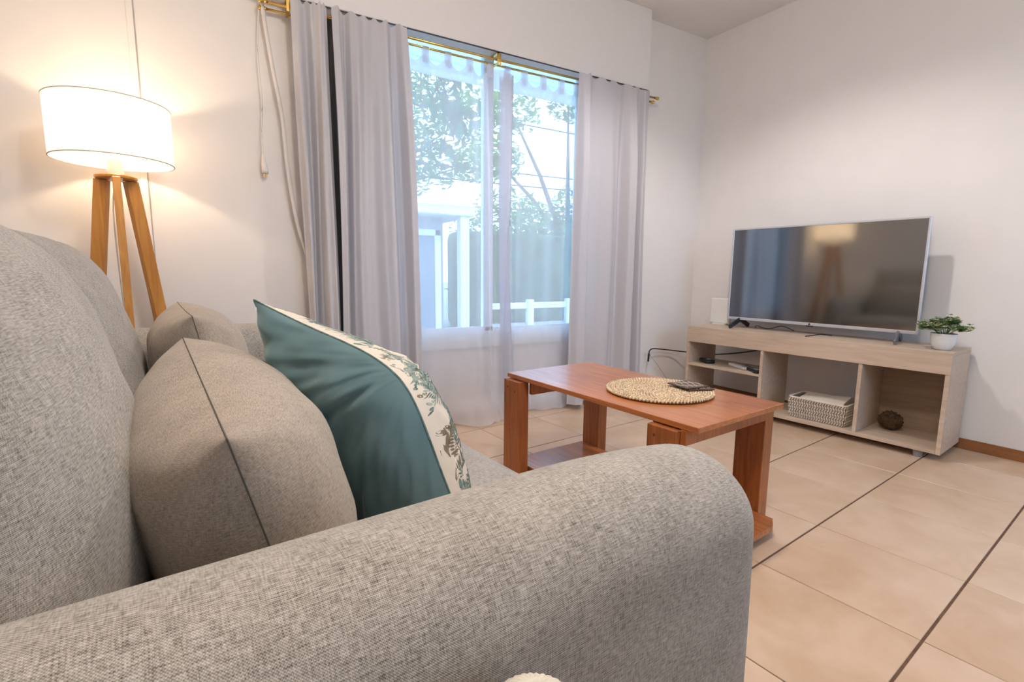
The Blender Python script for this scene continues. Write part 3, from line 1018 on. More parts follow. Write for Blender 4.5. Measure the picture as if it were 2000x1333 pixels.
# local: x = e (towards camera), y = g (towards the television)
def tbox(name, lo, hi, m, bevel=.0015): return box(name, lo, hi, m, tb, bevel)
tbox('tabletop', (0, 0, .432), (.937, .485, .45), M['table'])
bm = bmesh.new()
sh = [(-.0, .038), (.955, .038), (.975, .06), (.975, .40), (.95, .448), (-.0, .455)]
prism(bm, sh, .032, .052)
obj('lower_shelf', bm, M['table'], tb)
for (x0, y0) in ((.006, -.022), (.775, -.022), (.006, .456), (.790, .456)):
    l = tbox('leg', (x0, y0, 0.0), (x0 + .105, y0 + .055, .428), M['table_leg'], .002)
    sgn = -1 if y0 < 0 else 1
    for dxx in (.028, .078):
        bm = bmesh.new()
        bmesh.ops.create_cone(bm, cap_ends=True, segments=12, radius1=.0045, radius2=.0045, depth=.002)
        for v in bm.verts: v.co = Vector((v.co.x, v.co.z, v.co.y))
        o = obj('screw', bm, M['coaster'], l)
        o.location = Vector((x0 + dxx, y0 if sgn < 0 else y0 + .055, .428 - (.03 if dxx < .05 else .045))) - l.location
tbox('crossbar', (.112, .034, .372), (.132, .455, .431), M['table_leg'])
tbox('crossbar', (.752, .034, .372), (.773, .455, .431), M['table_leg'])
tbox('crossbar', (.8805, -.002, .385), (.899, .4555, .431), M['table_leg'])

# round straw mat: coiled braid
matc = Vector((1.362, 1.272, .4505))
pm = thing('placemat', 'round braided straw placemat on the coffee table', 'placemat', matc)
bm = bmesh.new(); lathe(bm, [(.186, .001), (.188, .004), (.150, .006), (.001, .006)], 48, (0, 0, 0), True, False)
obj('mat_base', bm, M['straw_dark'], pm, smooth=True)
vs, fs = [], []
def bead(c, a, ln, wd, ht, tilt):
    """small elongated strand, tilted across the coil"""
    d = Vector((cos(a + tilt), sin(a + tilt), 0)); n = Vector((-d.y, d.x, 0)); u = Vector((0, 0, 1))
    b = len(vs)
    for (f, k) in ((-1, .0), (-.5, .85), (.5, .85), (1, .0)):
        if k == 0:
            vs.append(tuple(c + d * ln * f)); 
        else:
            for q in range(5):
                an = 2 * pi * q / 5
                vs.append(tuple(c + d * ln * f + n * wd * k * cos(an) + u * ht * k * sin(an)))
    A = [b + 1 + q for q in range(5)]; B = [b + 6 + q for q in range(5)]; E_ = b + 11
    for q in range(5):
        fs.append((b, A[(q + 1) % 5], A[q])); fs.append((A[q], A[(q + 1) % 5], B[(q + 1) % 5], B[q])); fs.append((E_, B[q], B[(q + 1) % 5]))
for i in range(11):
    r = .012 + i * .0172
    n = max(6, int(2 * pi * r / .0118))
    for k in range(n):
        a = 2 * pi * k / n + i * .4
        for sgn in (-1, 1):
            rr = r + sgn * .0042
            aa = a + (pi / n if sgn > 0 else 0)
            bead(Vector((rr * cos(aa), rr * sin(aa), .0080 + random.uniform(-.0006, .0008))), aa + pi / 2, .0064, .0031, .0058, sgn * .75)
me = bpy.data.meshes.new('braid'); me.from_pydata(vs, [], fs)
for p in me.polygons: p.use_smooth = True
o = link('braid', me, M['rattan'], pm); o['kind'] = 'stuff'

def coaster(label, c, rot, z):
    t = thing('coaster', label, 'coaster', (c[0], c[1], z), rot, 'square coasters on the straw mat')
    box('plate', (-.052, -.052, 0), (.052, .052, .004), M['coaster'], t, .0008)
    for k in range(5):
        x = -.038 + k * .019
        bm = bmesh.new()
        pts = [(x + .006 * sin(j * 1.1 + k), -.042 + j * .0105, .0045) for j in range(9)]
        tube(bm, pts, .0017, 5)
        obj('pale_stripe', bm, M['coaster_pale'], t, smooth=True)
    return t
coaster('lower dark square coaster with pale wavy lines lying directly on the straw mat', (1.482, 1.215), radians(-18), .4645)
coaster('upper dark square coaster with pale wavy lines lying on another coaster', (1.468, 1.232), radians(-6), .4702)

# ================================================================== TV STAND
SDA = radians(-83.3)
P0 = Vector((2.890, .935, 0))
# local: x = into the wall (depth), y = along the front towards the window
sx = Vector((-sin(SDA), cos(SDA), 0))
st_rot = atan2(sx.y, sx.x)
st = thing('tv_stand', 'pale oak laminate open television stand with three compartments', 'tv stand', P0, st_rot)
LEN, DEP, ZS = 1.394, .335, .530
def sbox(name, lo, hi, m=None, bevel=.001): return box(name, lo, hi, m or M['oak'], st, bevel)
sbox('top_board', (.018, 0, .512), (DEP, LEN, ZS))
sbox('front_fascia', (0, 0, .425), (.018, LEN, ZS))
sbox('bottom_board', (.003, .0185, .036), (DEP, LEN - .0185, .056))
sbox('side_panel', (.0185, 0, .036), (DEP, .018, .5115))
box('side_panel_edge', (.002, 0, .036), (.0185, .018, .4245), M['oak'], st, .0005)
sbox('side_panel', (.002, LEN - .018, .036), (DEP, LEN, .4245))
sbox('divider', (.004, .352, .0565), (DEP, .370, .4245))
sbox('divider', (.004, .868, .0565), (DEP, .886, .4245))
sbox('shelf', (.006, .8865, .262), (DEP - .03, LEN - .0185, .277))
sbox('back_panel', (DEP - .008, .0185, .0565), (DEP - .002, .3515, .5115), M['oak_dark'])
for (x, y) in ((.035, .09), (.035, .86), (.035, 1.32), (.29, .09), (.29, 1.32)):
    bm = bmesh.new(); lathe(bm, [(.018, 0), (.022, .0355)], 16, (x, y, 0), True, True)
    obj('foot', bm, M['foot_grey'], st, smooth=False)

def S(x, y, z): return P0 + sx * x + Vector((cos(SDA + pi), sin(SDA + pi), 0)) * y + Vector((0, 0, z))
# items on the small shelf
def remote(label, x, y, z, rot, w, l, t, m, btn, n=(2, 5)):
    o = thing('remote_control', label, 'remote control', S(x, y, z), st_rot + rot, 'remote controls on the stand shelf')
    box('body', (-l / 2, -w / 2, 0), (l / 2, w / 2, t), m, o, .004, 2)
    bm = bmesh.new()
    for i in range(n[0]):
        for j in range(n[1]):
            add_box(bm, (-l * .1 + j * l * .11 - .003, -w * .25 + i * w * .5 / max(1, n[0] - 1) - .003, t), (-l * .1 + j * l * .11 + .004, -w * .25 + i * w * .5 / max(1, n[0] - 1) + .004, t + .0015))
    obj('buttons', bm, btn, o)
    box('display_window', (-l * .42, -w * .3, t), (-l * .2, w * .3, t + .001), btn, o)
    return o
remote('white remote control lying on the small shelf of the stand', .115, 1.075, .278, radians(62), .045, .17, .018, M['white_plastic'], M['grey_plastic'])
remote('black remote control lying next to the white one on the shelf', .085, .972, .278, radians(58), .048, .17, .018, M['black'], M['grey_plastic'])
remote('black remote control close against the divider on the shelf', .06, .905 + .004, .278, radians(0), .034, .11, .016, M['black'], M['dark_metal'])
bx = thing('black_device', 'small black rounded device at the left end of the stand shelf', 'device', S(.11, 1.30, .278), st_rot + radians(60))
bm = bmesh.new(); add_box(bm, (-.055, -.032, 0), (.055, .032, .026), .010, 3); obj('body', bm, M['black'], bx, smooth=True)
bm = bmesh.new(); add_box(bm, (-.03, -.015, .026), (.0, .012, .0275), .001, 1); obj('silver_button', bm, M['silver'], bx)

# woven basket with a folded cloth
bk = thing('woven_basket', 'whitish woven chevron storage basket in the middle compartment', 'basket', S(.135, .565, .0565), st_rot)
BW, BL, BH = .19, .285, .115
def taper(z): return 1 + .06 * z / BH
bm = bmesh.new()
for s0, s1 in (((-BW / 2, -BL / 2), (BW / 2, -BL / 2)), ((BW / 2, -BL / 2), (BW / 2, BL / 2)), ((BW / 2, BL / 2), (-BW / 2, BL / 2)), ((-BW / 2, BL / 2), (-BW / 2, -BL / 2))):
    a = [bm.verts.new((p[0] * .97, p[1] * .97, .001)) for p in (s0, s1)]
    b = [bm.verts.new((p[0] * 1.03, p[1] * 1.03, BH)) for p in (s1, s0)]
    bm.faces.new(a + b)
a = [bm.verts.new((x * BW * .485, y * BL * .485, .003)) for x, y in ((-1, -1), (1, -1), (1, 1), (-1, 1))]
bm.faces.new(a)
obj('lining', bm, M['basket_in'], bk)
bm = bmesh.new()
NR = 7
def side_strips(p0, p1, nrm):
    L = (Vector(p1) - Vector(p0)).length
    nc = int(L / .0125)
    for i in range(NR):
        for j in range(nc):
            z0 = BH * (i + .08) / NR; z1 = BH * (i + .92) / NR
            f0 = (j + .1) / nc; f1 = (j + .62) / nc
            sh_ = .5 / nc * (1 if i % 2 else -1)
            base = []
            for (f, z) in ((f0 - sh_ * .5, z0), (f1 - sh_ * .5, z0), (f1 + sh_ * .5 + .0, z1), (f0 + sh_ * .5, z1)):
                f = min(1, max(0, f))
                q = Vector(p0).lerp(Vector(p1), f) * taper(z)
                base.append(Vector((q.x, q.y, z)))
            lo = [bm.verts.new(v + Vector(nrm) * .0005) for v in base]
            cc = sum(base, Vector()) / 4
            hi = [bm.verts.new(v.lerp(cc, .22) + Vector(nrm) * .0038) for v in base]
            bm.faces.new(hi)
            for k in range(4): bm.faces.new((lo[k], lo[(k + 1) % 4], hi[(k + 1) % 4], hi[k]))
side_strips((-BW / 2, -BL / 2), (-BW / 2, BL / 2), (-1, 0, 0)) if False else None
for p0, p1, nn in (((-BW / 2, -BL / 2, 0), (-BW / 2, BL / 2, 0), (-1, 0, 0)), ((BW / 2, -BL / 2, 0), (BW / 2, BL / 2, 0), (1, 0, 0)),
                   ((-BW / 2, -BL / 2, 0), (BW / 2, -BL / 2, 0), (0, -1, 0)), ((-BW / 2, BL / 2, 0), (BW / 2, BL / 2, 0), (0, 1, 0))):
    side_strips(p0, p1, nn)
o = obj('woven_strips', bm, M['basket'], bk); o['kind'] = 'stuff'
bm = bmesh.new()
cr = []
for (x, y, a0) in ((1, 1, 0), (-1, 1, 90), (-1, -1, 180), (1, -1, 270)):
    for k in range(5):
        a = radians(a0 + k * 22.5)
        cr.append((x * (BW / 2 * 1.05 - .02) + .02 * cos(a), y * (BL / 2 * 1.05 - .02) + .02 * sin(a), BH + .002))
tube(bm, cr, .006, 8, closed=True)
obj('rim', bm, M['basket'], bk, smooth=True)
fc = thing('folded_cloth', 'folded cream cloth lying in the woven basket', 'cloth', S(.135, .555, .127), st_rot)
def cl(a, b):
    # folded slab: outline section with a rounded fold towards the back
    s = b * 2 * pi
    x = .078 * cos(s); z = .030 * sin(s)
    x = .078 * (abs(cos(s)) ** .6) * (1 if cos(s) > 0 else -1)
    z = .030 * (abs(sin(s)) ** .7) * (1 if sin(s) > 0 else -1) + .032
    zz = z + .012 * (.5 - a) * 1.0 + .004 * sin(5 * a + 3 * x * 10)
    return (x, -.115 + .23 * a, zz + x * .10)
grid_mesh('fold', cl, 16, 28, M['cream_cloth'], fc)
for a in (0, 1):
    bm = bmesh.new(); vs_ = [bm.verts.new(cl(a, k / 28)) for k in range(28)]; bm.faces.new(vs_); obj('fold_end', bm, M['cream_cloth'], fc)
bm = bmesh.new(); vs_ = []
def cl2(a, b):
    x, y, z = cl(a, b); return (x * .93, y * .97, .0535 + (z - .03) * .55 + .012)
# brown lumpy ornament in the right compartment
bo = thing('dark_ornament', 'small dark brown rounded ornament inside the right compartment', 'ornament', S(.215, .262, .0565), st_rot)
bm = bmesh.new(); bmesh.ops.create_icosphere(bm, subdivisions=4, radius=1)
for v in bm.verts:
    n = v.co.copy()
    r = 1 + .10 * sin(7 * n.x + 2) * sin(6 * n.y) + .05 * sin(17 * n.z + 9 * n.x)
    v.co = Vector((n.x * .045 * r, n.y * .055 * r, max(-.0, (n.z * .5 + .5) * .095) * r))
obj('body', bm, M['brown'], bo, smooth=True)
bm = bmesh.new(); tube(bm, [(0, -.012, .088), (0, 0, .104), (0, .014, .088)], .004, 6); obj('top_loop', bm, M['brown'], bo, smooth=True)

# ------------------------------------------------------------------ television
TVR = radians(-83.4)
tx = Vector((-sin(TVR), cos(TVR), 0)); tyv = Vector((cos(TVR + pi), sin(TVR + pi), 0))
TP = Vector((3.045, 1.2, 0))
# right lower corner is at y = 1.142
TC = TP - tyv * .062
tv = thing('television', 'large flat television with silver bezel on the oak stand', 'television', TC + Vector((0, 0, ZS)), atan2(tx.y, tx.x))
TW, TB, TT = 1.036, .053, .648      # width, bottom and top above the stand
box('back_shell', (.012, .004, TB + .004), (.030, TW - .004, TT - .004), M['dark_metal'], tv, .004)
box('rear_bulge', (.030, .15, TB + .05), (.055, TW - .15, TT - .18), M['dark_metal'], tv, .01)
bm = bmesh.new()
bz = .011
for lo, hi in (((0, 0, TB), (.014, bz, TT)), ((0, TW - bz, TB), (.014, TW, TT)), ((0, bz - .001, TT - bz), (.014, TW - bz + .001, TT)), ((0, bz - .001, TB), (.014, TW - bz + .001, TB + .018))):
    add_box(bm, lo, hi, .002, 1)
obj('bezel', bm, M['silver'], tv)
box('screen', (.003, bz - .002, TB + .016), (.010, TW - bz + .002, TT - bz + .002), M['screen'], tv)
bm = bmesh.new(); bmesh.ops.create_uvsphere(bm, u_segments=12, v_segments=8, radius=.006)
for v in bm.verts: v.co.x *= .3
obj('brand_dot', bm, M['dark_metal'], tv, loc=(-.0005, TW / 2, TB + .009))
box('sensor_bump', (.0, TW / 2 - .02, TB - .006), (.012, TW / 2 + .02, TB), M['dark_metal'], tv, .002)
def tvfoot(y, m, f0=.012, f1=.0):
    bm = bmesh.new()
    beam(bm, (.016, y, TB + .004), (-.095, y + f0, .0102), .030, .012, up=(0, 1, 0), bevel=.002)
    beam(bm, (.016, y, TB + .004), (.125, y + f1, .0095), .030, .012, up=(0, 1, 0), bevel=.002)
    return obj('foot', bm, m, tv)
tvfoot(.085, M['foot_metal'], -.018, .016)
tvfoot(TW - .085, M['dark_metal'])

# router behind the television
rt = thing('router_box', 'white upright router box behind the left corner of the television', 'router', S(.292, 1.33, ZS), st_rot)
box('body', (-.014, -.075, .008), (.014, .075, .185), M['white_plastic'], rt, .008, 2)
box('stand_foot', (-.028, -.045, 0), (.028, .045, .009), M['white_plastic'], rt, .002)

# potted plant
pt = thing('potted_plant', 'small bushy green plant in a round white pot on the stand', 'plant', S(.105, .064, ZS), 0)
bm = bmesh.new()
lathe(bm, [(.001, 0), (.030, 0), (.036, .004), (.046, .03), (.050, .055), (.0505, .075), (.052, .079), (.0485, .079), (.047, .055), (.04, .05)], 32)
obj('pot', bm, M['ceramic'], pt, smooth=True)
bm = bmesh.new(); lathe(bm, [(.0465, .064), (.001, .066)], 24); obj('soil', bm, M['soil'], pt)
bm = bmesh.new()
stems = []
for k in range(26):
    a = 2 * pi * k / 26 + random.uniform(-.1, .1); rr = random.uniform(.02, .108)
    rr *= .92
    e_ = Vector((cos(a) * rr, sin(a) * rr, .085 + (.05 if rr < .06 else .025) + random.uniform(-.008, .014)))
    b_ = Vector((cos(a) * .012, sin(a) * .012, .064))
    mdp = b_.lerp(e_, .5) + Vector((0, 0, .02))
    tube(bm, spline([b_, mdp, e_], 3), .0011, 4)
    stems.append((b_, mdp, e_))
obj('stems', bm, M['leaf_pot'], pt, smooth=True)
def rosette(m, seed, n, nm):
    rnd = random.Random(seed); vs, fs = [], []
    for _ in range(n):
        b_, md, e_ = rnd.choice(stems)
        f = rnd.uniform(.55, 1.05)
        c = b_.lerp(md, f * 2) if f < .5 else md.lerp(e_, (f - .5) * 2)
        c = c + Vector((rnd.gauss(0, .008), rnd.gauss(0, .008), rnd.gauss(0, .007)))
        for q in range(5):
            a = 2 * pi * q / 5 + rnd.uniform(0, 1)
            d = Vector((cos(a), sin(a), rnd.uniform(.1, .8))).normalized()
            u = d.cross(Vector((0, 0, 1))).normalized(); s = rnd.uniform(.013, .021)
            b = len(vs)
            vs += [tuple(c), tuple(c + d * s * .5 + u * s * .33), tuple(c + d * s), tuple(c + d * s * .5 - u * s * .33)]
            fs += [(b, b + 1, b + 2), (b, b + 2, b + 3)]
    me = bpy.data.meshes.new(nm); me.from_pydata(vs, [], fs)
    o = link(nm, me, m, pt); o['kind'] = 'stuff'
rosette(M['leaf_pot'], 1, 260, 'leaves')
rosette(M['leaf_pale'], 2, 190, 'pale_leaves')

# cables
def cable(name, label, pts, r, m, cat='cable', n=8):
    bm = bmesh.new(); tube(bm, spline(pts, 8), r, n)
    return meta(obj(name, bm, m, smooth=True), label, cat)
pc_ = thing('power_cable', 'black power cable with hanging plug beside the television stand', 'cable', (2.66, 2.60, .30))
o_ = Vector((2.66, 2.60, .30))
bm = bmesh.new()
tube(bm, spline([Vector(p) - o_ for p in ((2.662, 2.60, .295), (2.668, 2.60, .322), (2.70, 2.60, .334), (2.80, 2.61, .322), (2.95, 2.60, .300), (3.08, 2.52, .285), (3.135, 2.40, .288), (3.16, 2.20, .330), (3.17, 2.05, .375), (3.19, 1.90, .44))], 8), .0042, 8)
obj('lead', bm, M['cable'], pc_, smooth=True)
bm = bmesh.new(); tube(bm, [(.002, 0, 0), (.0, 0, -.02), (-.002, 0, -.055), (-.003, 0, -.06)], lambda q: .0085 * (1 - .45 * q), 10)
obj('plug', bm, M['black'], pc_, smooth=True)
cable('thin_cord', 'thin grey cord slanting down from the hanging plug to the floor', [(2.675, 2.61, .295), (2.78, 2.62, .20), (2.88, 2.62, .09), (2.95, 2.60, .02), (3.0, 2.56, .004)], .0015, M['cable_grey'])
pts = []
for k in range(26):
    a = k * .85
    pts.append((2.93 + .07 * cos(a) + .004 * k, 2.52 + .045 * sin(a * 1.1), .006 + .0022 * k))
cable('coiled_cord', 'tangled grey cord lying on the floor in the corner', pts, .0035, M['cable_grey'])
cable('hdmi_lead', 'short black lead on the stand top below the television centre', [S(.20, .58, ZS + .006), S(.15, .62, ZS + .012), S(.11, .645, ZS + .006), S(.05, .66, ZS + .004)], .0028, M['cable'])
cable('aerial_lead', 'curly dark lead behind the left television foot', [S(.26, 1.06, ZS + .005), S(.22, 1.03, ZS + .02), S(.24, .98, ZS + .006), S(.21, .93, ZS + .014), S(.24, .88, ZS + .03), S(.23, .80, ZS + .01)], .0024, M['cable'])

# ================================================================== CURTAINS
RY, RZ = 2.565, 2.040
rod = thing('curtain_rod', 'double brass curtain rod under the white pelmet', 'curtain rod', (0, 0, 0))
for (y, z, r) in ((RY, RZ, .0065), (RY + .040, RZ - .012, .0055)):
    bm = bmesh.new(); tube(bm, [(.23, y, z), (1.38, y, z), (2.57, y, z + .008)], r, 12)
    obj('rod', bm, M['brass'], rod, smooth=True)
for x, y, z, d in ((.23, RY, RZ, -1), (2.57, RY, RZ + .008, 1), (.23, RY + .04, RZ - .012, -1), (2.57, RY + .04, RZ - .004, 1)):
    bm = bmesh.new()
    lathe(bm, [(.001, -.002), (.008, 0), (.0085, .006), (.006, .008), (.006, .012), (.010, .016), (.0115, .024), (.009, .030), (.001, .033)], 16)
    for v in bm.verts: v.co = Vector((x + d * v.co.z, y + v.co.x, z + v.co.y))
    obj('finial', bm, M['brass'], rod, smooth=True)
for x in (.315, 1.372, 2.49):
    bm = bmesh.new()
    add_box(bm, (x - .007, RY - .012, RZ - .018), (x + .007, RY - .008, RZ + .034))
    add_box(bm, (x - .007, RY - .012, RZ + .030), (x + .007, YW - .004, RZ + .034))
    add_box(bm, (x - .007, RY - .012, RZ - .022), (x + .007, RY + .052, RZ - .018))
    add_box(bm, (x + .013, RY - .010, RZ - .03), (x + .019, RY - .004, RZ + .03))
    add_box(bm, (x - .003, RY + .05, RZ - .022), (x + .003, RY + .054, RZ + .034))
    obj('bracket', bm, M['brass'], rod)

def interp(tab, x):
    if x <= tab[0][0]: return tab[0][1]
    for (a, va), (b, vb) in zip(tab[:-1], tab[1:]):
        if x <= b:
            t = (x - a) / (b - a); t = t * t * (3 - 2 * t)
            return va + (vb - va) * t
    return tab[-1][1]

def drape(name, label, x0t, x1t, x0b, x1b, ztop, zbot, folds, m, base_y, amp=1.0, hem=None, wob=.0, nu=140, nv=46, group=None, cat='curtain', header=True, pool=0.0, lift=None, bunch=False):
    """Curtain cloth: folds is a table of (fraction, offset towards the room in m)."""
    root = thing(name, label, cat, ((x0t + x1t) / 2, base_y, 0), 0, group)
    cx = (x0t + x1t) / 2
    rnd = random.Random(name + label); p1, p2 = rnd.uniform(0, 6), rnd.uniform(0, 6)
    def fn(a, b):
        z = ztop + (zbot - ztop) * b
        k = min(1.0, .35 + .65 * (b / .25)) if header else 1.0
        aa = a + wob * sin(b * 3.2 + p1) * sin(pi * a)
        y = -interp(folds, aa) * amp * k
        y += .004 * sin(25 * a + p2 + 4 * b)
        xa = x0t + (x1t - x0t) * a; xb = x0b + (x1b - x0b) * a
        yb = 0
        if bunch and a > .80:
            q = (a - .80) / .20 * 5
            tri = abs((q % 2) - 1)
            fa = .905 + .095 * (1 - tri) * (1 - .30 * sin(pi * min(1, b * 1.25)))
            fa = fa if q >= 1 else .80 + (fa - .80) * min(1, q)
            xa = x0t + (x1t - x0t) * fa; xb = x0b + (x1b - x0b) * fa
            yb = (q - 2.5) * .007
        y += yb
        x = xa + (xb - xa) * (b ** .9) + .006 * sin(p1 + 7 * a + b * 5)
        if header and b < .02: z += .008 * sin(a * 38 + p2) - .004
        if pool and b > .93:
            q = (b - .93) / .07
            y -= pool * q * (.6 + .4 * sin(9 * a + p2)); z = max(.004 + .006 * (1 + sin(20 * a)), z)
        if lift: z += lift(a, b)
        return (x - cx, y, z)
    Lw = (x1t - x0t)
    o = grid_mesh('cloth', fn, nu, nv, m, root, uv=lambda a, b: (a * 1.5, b * 2))
    return root, fn
# left blackout curtain: two overlapping panels with a dark slit between
drape('curtain', 'narrow pale grey curtain panel at the far left of the window', .325, .478, .345, .478, 2.072, .035,
      [(0, -.01), (.12, .012), (.34, -.028), (.52, .0), (.70, .030), (.86, .034), (1.0, .0)], M['curtain'], 2.531, amp=1.5, wob=.02, nu=60, group='grey blackout curtains')
rt2, fnl = drape('curtain', 'wide pale grey curtain drawn open left of the sheers', .492, .842, .478, .905, 2.070, .035,
      [(0, .045), (.07, .048), (.12, .0), (.155, -.03), (.22, .002), (.30, .018), (.40, -.008), (.50, -.020), (.62, .0), (.72, .012), (.80, -.030), (.86, -.022), (.93, .02), (1.0, .026)],
      M['curtain'], 2.531, amp=1.5, wob=.025, group='grey blackout curtains')
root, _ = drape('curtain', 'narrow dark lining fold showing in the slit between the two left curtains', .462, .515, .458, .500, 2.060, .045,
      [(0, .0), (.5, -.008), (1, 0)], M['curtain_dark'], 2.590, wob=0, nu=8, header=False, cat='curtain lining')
# right blackout curtain
drape('curtain', 'pale grey curtain drawn open at the right end of the window', 1.905, 2.505, 1.870, 2.520, 2.072, .035,
      [(0, .0), (.06, .034), (.12, .040), (.17, .0), (.22, -.018), (.34, -.006), (.46, .004), (.56, -.014), (.63, -.03), (.70, .022), (.76, .030), (.80, -.02), (.845, -.034), (.89, .018), (.95, .006), (1.0, -.03)],
      M['curtain'], 2.531, amp=1.5, wob=.02, group='grey blackout curtains')
# strap hung over the left curtain edge
cable('hanging_strap', 'thick white strap hanging down the wall left of the curtain', [(.213, 2.60, 2.14), (.216, 2.60, 2.02), (.243, 2.60, 1.79), (.272, 2.60, 1.58), (.285, 2.60, 1.35), (.312, 2.60, 1.12), (.352, 2.60, .95)], .0085, M['cord'], 'strap', 10)
hc = thing('plug_cord', 'thin white cord with plug hanging left of the thick strap', 'cord', (.205, 2.61, 2.1))
bm = bmesh.new(); tube(bm, spline([(0, 0, .02), (-.003, 0, -.06), (-.018, 0, -.26), (-.012, 0, -.47), (-.020, 0, -.60), (-.020, 0, -.70)], 6), .0028, 8)
obj('lead', bm, M['cord'], hc, smooth=True)
bm = bmesh.new(); tube(bm, [(-.02, 0, -.69), (-.020, 0, -.715), (-.018, 0, -.735), (-.015, 0, -.765), (-.015, 0, -.78)], lambda q: .004 + .010 * min(1, q * 1.6), 12)
obj('plug', bm, M['cord'], hc, smooth=True)
for dxx in (-.004, .005):
    bm = bmesh.new(); tube(bm, [(-.015 + dxx, 0, -.778), (-.015 + dxx, 0, -.795)], .002, 6); obj('pin', bm, M['brass'], hc)

# sheers
def sheer(label, x0t, x1t, x0b, x1b, folds, amp, pool, tabs, seed):
    root, fn = drape('sheer_curtain', label, x0t, x1t, x0b, x1b, 1.985, .003, folds, M['sheer'], 2.606, amp=amp, wob=.03, nu=150, nv=60,
                     group='white sheer curtains on the rear rod', bunch=(seed == 1), pool=pool, header=False,
                     lift=lambda a, b: (.020 * cos(a * tabs * 2 * pi) - .01) * max(0, 1 - b / .03))
    c0 = (x0t + x1t) / 2
    for k in range(tabs + 1):
        a = k / tabs
        x = x0t + (x1t - x0t) * a - c0
        x = min(max(x, x0t - c0 + .018), x1t - c0 - .018)
        bm = bmesh.new()
        zt, zb = RZ + .0, 1.955
        ring = []
        for q in range(13):
            an = pi * q / 12
            ring.append((.0085 * cos(an), zt - .012 + .0085 * sin(an)))
        outl = [(.0085, zb)] + ring + [(-.0085, zb)]
        A = [bm.verts.new((x - .018, y, z)) for y, z in outl]; B = [bm.verts.new((x + .018, y, z)) for y, z in outl]
        for i in range(len(outl) - 1): bm.faces.new((A[i], A[i + 1], B[i + 1], B[i]))
        obj('tab', bm, M['sheer'], root, smooth=True)
    # hem tape
    return root
sheer('left white sheer curtain bunched towards the middle of the window', .845, 1.475, .845, 1.500,
      [(0, 0), (.14, .008), (.25, -.004), (.40, .006), (.52, 0), (.62, .010), (.70, -.012), (.755, .022), (.80, -.02), (.84, .028), (.88, -.018), (.92, .030), (.955, -.01), (1, .02)], 1.0, .16, 5, 1)
sheer('right white sheer curtain hanging next to the right grey curtain', 1.440, 1.965, 1.480, 1.93,
      [(0, .012), (.06, -.008), (.12, .006), (.3, 0), (.5, .006), (.7, -.004), (.85, .008), (1, 0)], 1.0, .05, 4, 2)

# ================================================================== FLOOR LAMP
LC = Vector((-.333, 2.425, 0))
lamp = thing('floor_lamp', 'lit wooden tripod floor lamp with white drum shade behind the sofa', 'lamp', LC, radians(-30))
ZB, ZTP, RS = 1.278, 1.482, .187
def shade_mesh():
    n = 64
    prof = [(RS, ZB), (RS, ZTP)]
    bm = bmesh.new(); lathe(bm, [(RS, ZB + (ZTP - ZB) * k / 6) for k in range(7)], n)
    return bm
shd = obj('lamp_shade', shade_mesh(), M['shade'], lamp, smooth=True)
for z in (ZB, ZTP):
    bm = bmesh.new(); tube(bm, [(RS * cos(2 * pi * k / 64), RS * sin(2 * pi * k / 64), z) for k in range(64)], .0022, 6, closed=True)
    obj('shade_rim', bm, M['cream_cloth'], shd, smooth=True)
bm = bmesh.new()
for k in range(3):
    a = radians(20 + 120 * k)
    tube(bm, [(.012 * cos(a), .012 * sin(a), ZB + .015), (RS * cos(a), RS * sin(a), ZB + .02)], .0014, 6)
obj('shade_spider', bm, M['white_plastic'], shd, smooth=True)
bm = bmesh.new(); lathe(bm, [(.001, 1.214), (.063, 1.214), (.066, 1.217), (.066, 1.224), (.063, 1.227), (.001, 1.227)], 40)
obj('top_plate', bm, M['lamp_wood'], lamp, smooth=False)
bm = bmesh.new(); lathe(bm, [(.024, 1.227), (.026, 1.24), (.024, 1.285), (.018, 1.29), (.001, 1.29)], 24)
obj('socket', bm, M['white_plastic'], lamp, smooth=True)
for k, adeg in enumerate((188, 308, 68)):
    a = radians(adeg)
    d = Vector((cos(a), sin(a), 0))
    bm = bmesh.new()
    beam(bm, d * .050 + Vector((0, 0, 1.214)), d * .205 + Vector((0, 0, .004)), .025, .046, up=d, bevel=.0015)
    obj('leg', bm, M['lamp_wood'], lamp)
bm = bmesh.new()
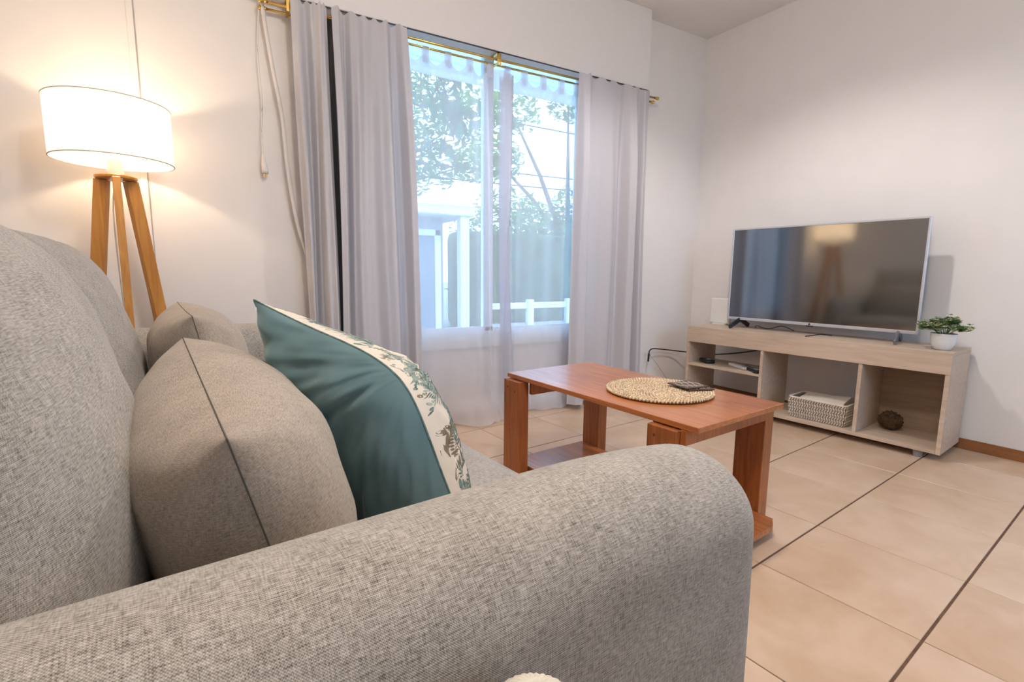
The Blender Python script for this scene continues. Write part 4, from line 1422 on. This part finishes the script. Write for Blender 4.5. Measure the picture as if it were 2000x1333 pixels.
tube(bm, spline([(.0, .0, 1.22), (-.015, -.01, 1.1), (-.005, -.02, .8), (.0, 0, .4), (.01, .03, .05), (.04, .10, .008)], 8), .0025, 6)
obj('power_cord', bm, M['cord'], lamp, smooth=True)
bm = bmesh.new()
bmesh.ops.create_uvsphere(bm, u_segments=24, v_segments=16, radius=.030)
for v in bm.verts:
    v.co.z = v.co.z * 1.25 + 1.345
    if v.co.z < 1.335: v.co.x *= .75; v.co.y *= .75
LAMPC = (1.0, .74, .48)
obj('bulb', bm, emit('lamp_bulb', LAMPC, 6), lamp, smooth=True)
ld = bpy.data.lights.new('lamp_light', 'POINT'); ld.energy = LAMP_POWER; ld.color = LAMPC; ld.shadow_soft_size = .033
lo = bpy.data.objects.new('lamp_light', ld); COL.objects.link(lo); lo.location = LC + Vector((0, 0, 1.385))

# ceiling light (above the frame): the source of the television's shadow on the wall
cl_ = thing('ceiling_lamp', 'small round white ceiling lamp above the middle of the room', 'lamp', (1.95, 1.42, CEIL))
bm = bmesh.new(); lathe(bm, [(.001, 0), (.07, 0), (.07, -.018), (.05, -.024), (.001, -.024)], 32); obj('ceiling_plate', bm, M['white_plastic'], cl_, smooth=False)
bm = bmesh.new(); lathe(bm, [(.018, -.024), (.020, -.06), (.001, -.062)], 20); obj('lamp_holder', bm, M['white_plastic'], cl_, smooth=True)
ced = bpy.data.lights.new('ceiling_light', 'SPOT'); ced.spot_size = radians(146); ced.spot_blend = .55; ced.energy = CEIL_POWER; ced.color = (1.0, .91, .86); ced.shadow_soft_size = .04
ceo = bpy.data.objects.new('ceiling_light', ced); COL.objects.link(ceo); ceo.location = (1.95, 1.42, CEIL - .13)

# added fill lamp, out of view above the near arm, to brighten the room
c2 = copy_tree(cl_); c2.location = (.55, .35, CEIL)
c2['label'] = 'added unseen ceiling fill lamp above the near sofa arm'
rd = bpy.data.lights.new('fill_light', 'POINT'); rd.energy = FILL_POWER; rd.color = (1.0, .89, .77); rd.shadow_soft_size = .12
ro = bpy.data.objects.new('fill_light', rd); COL.objects.link(ro); ro.location = (.55, .35, CEIL - .2)
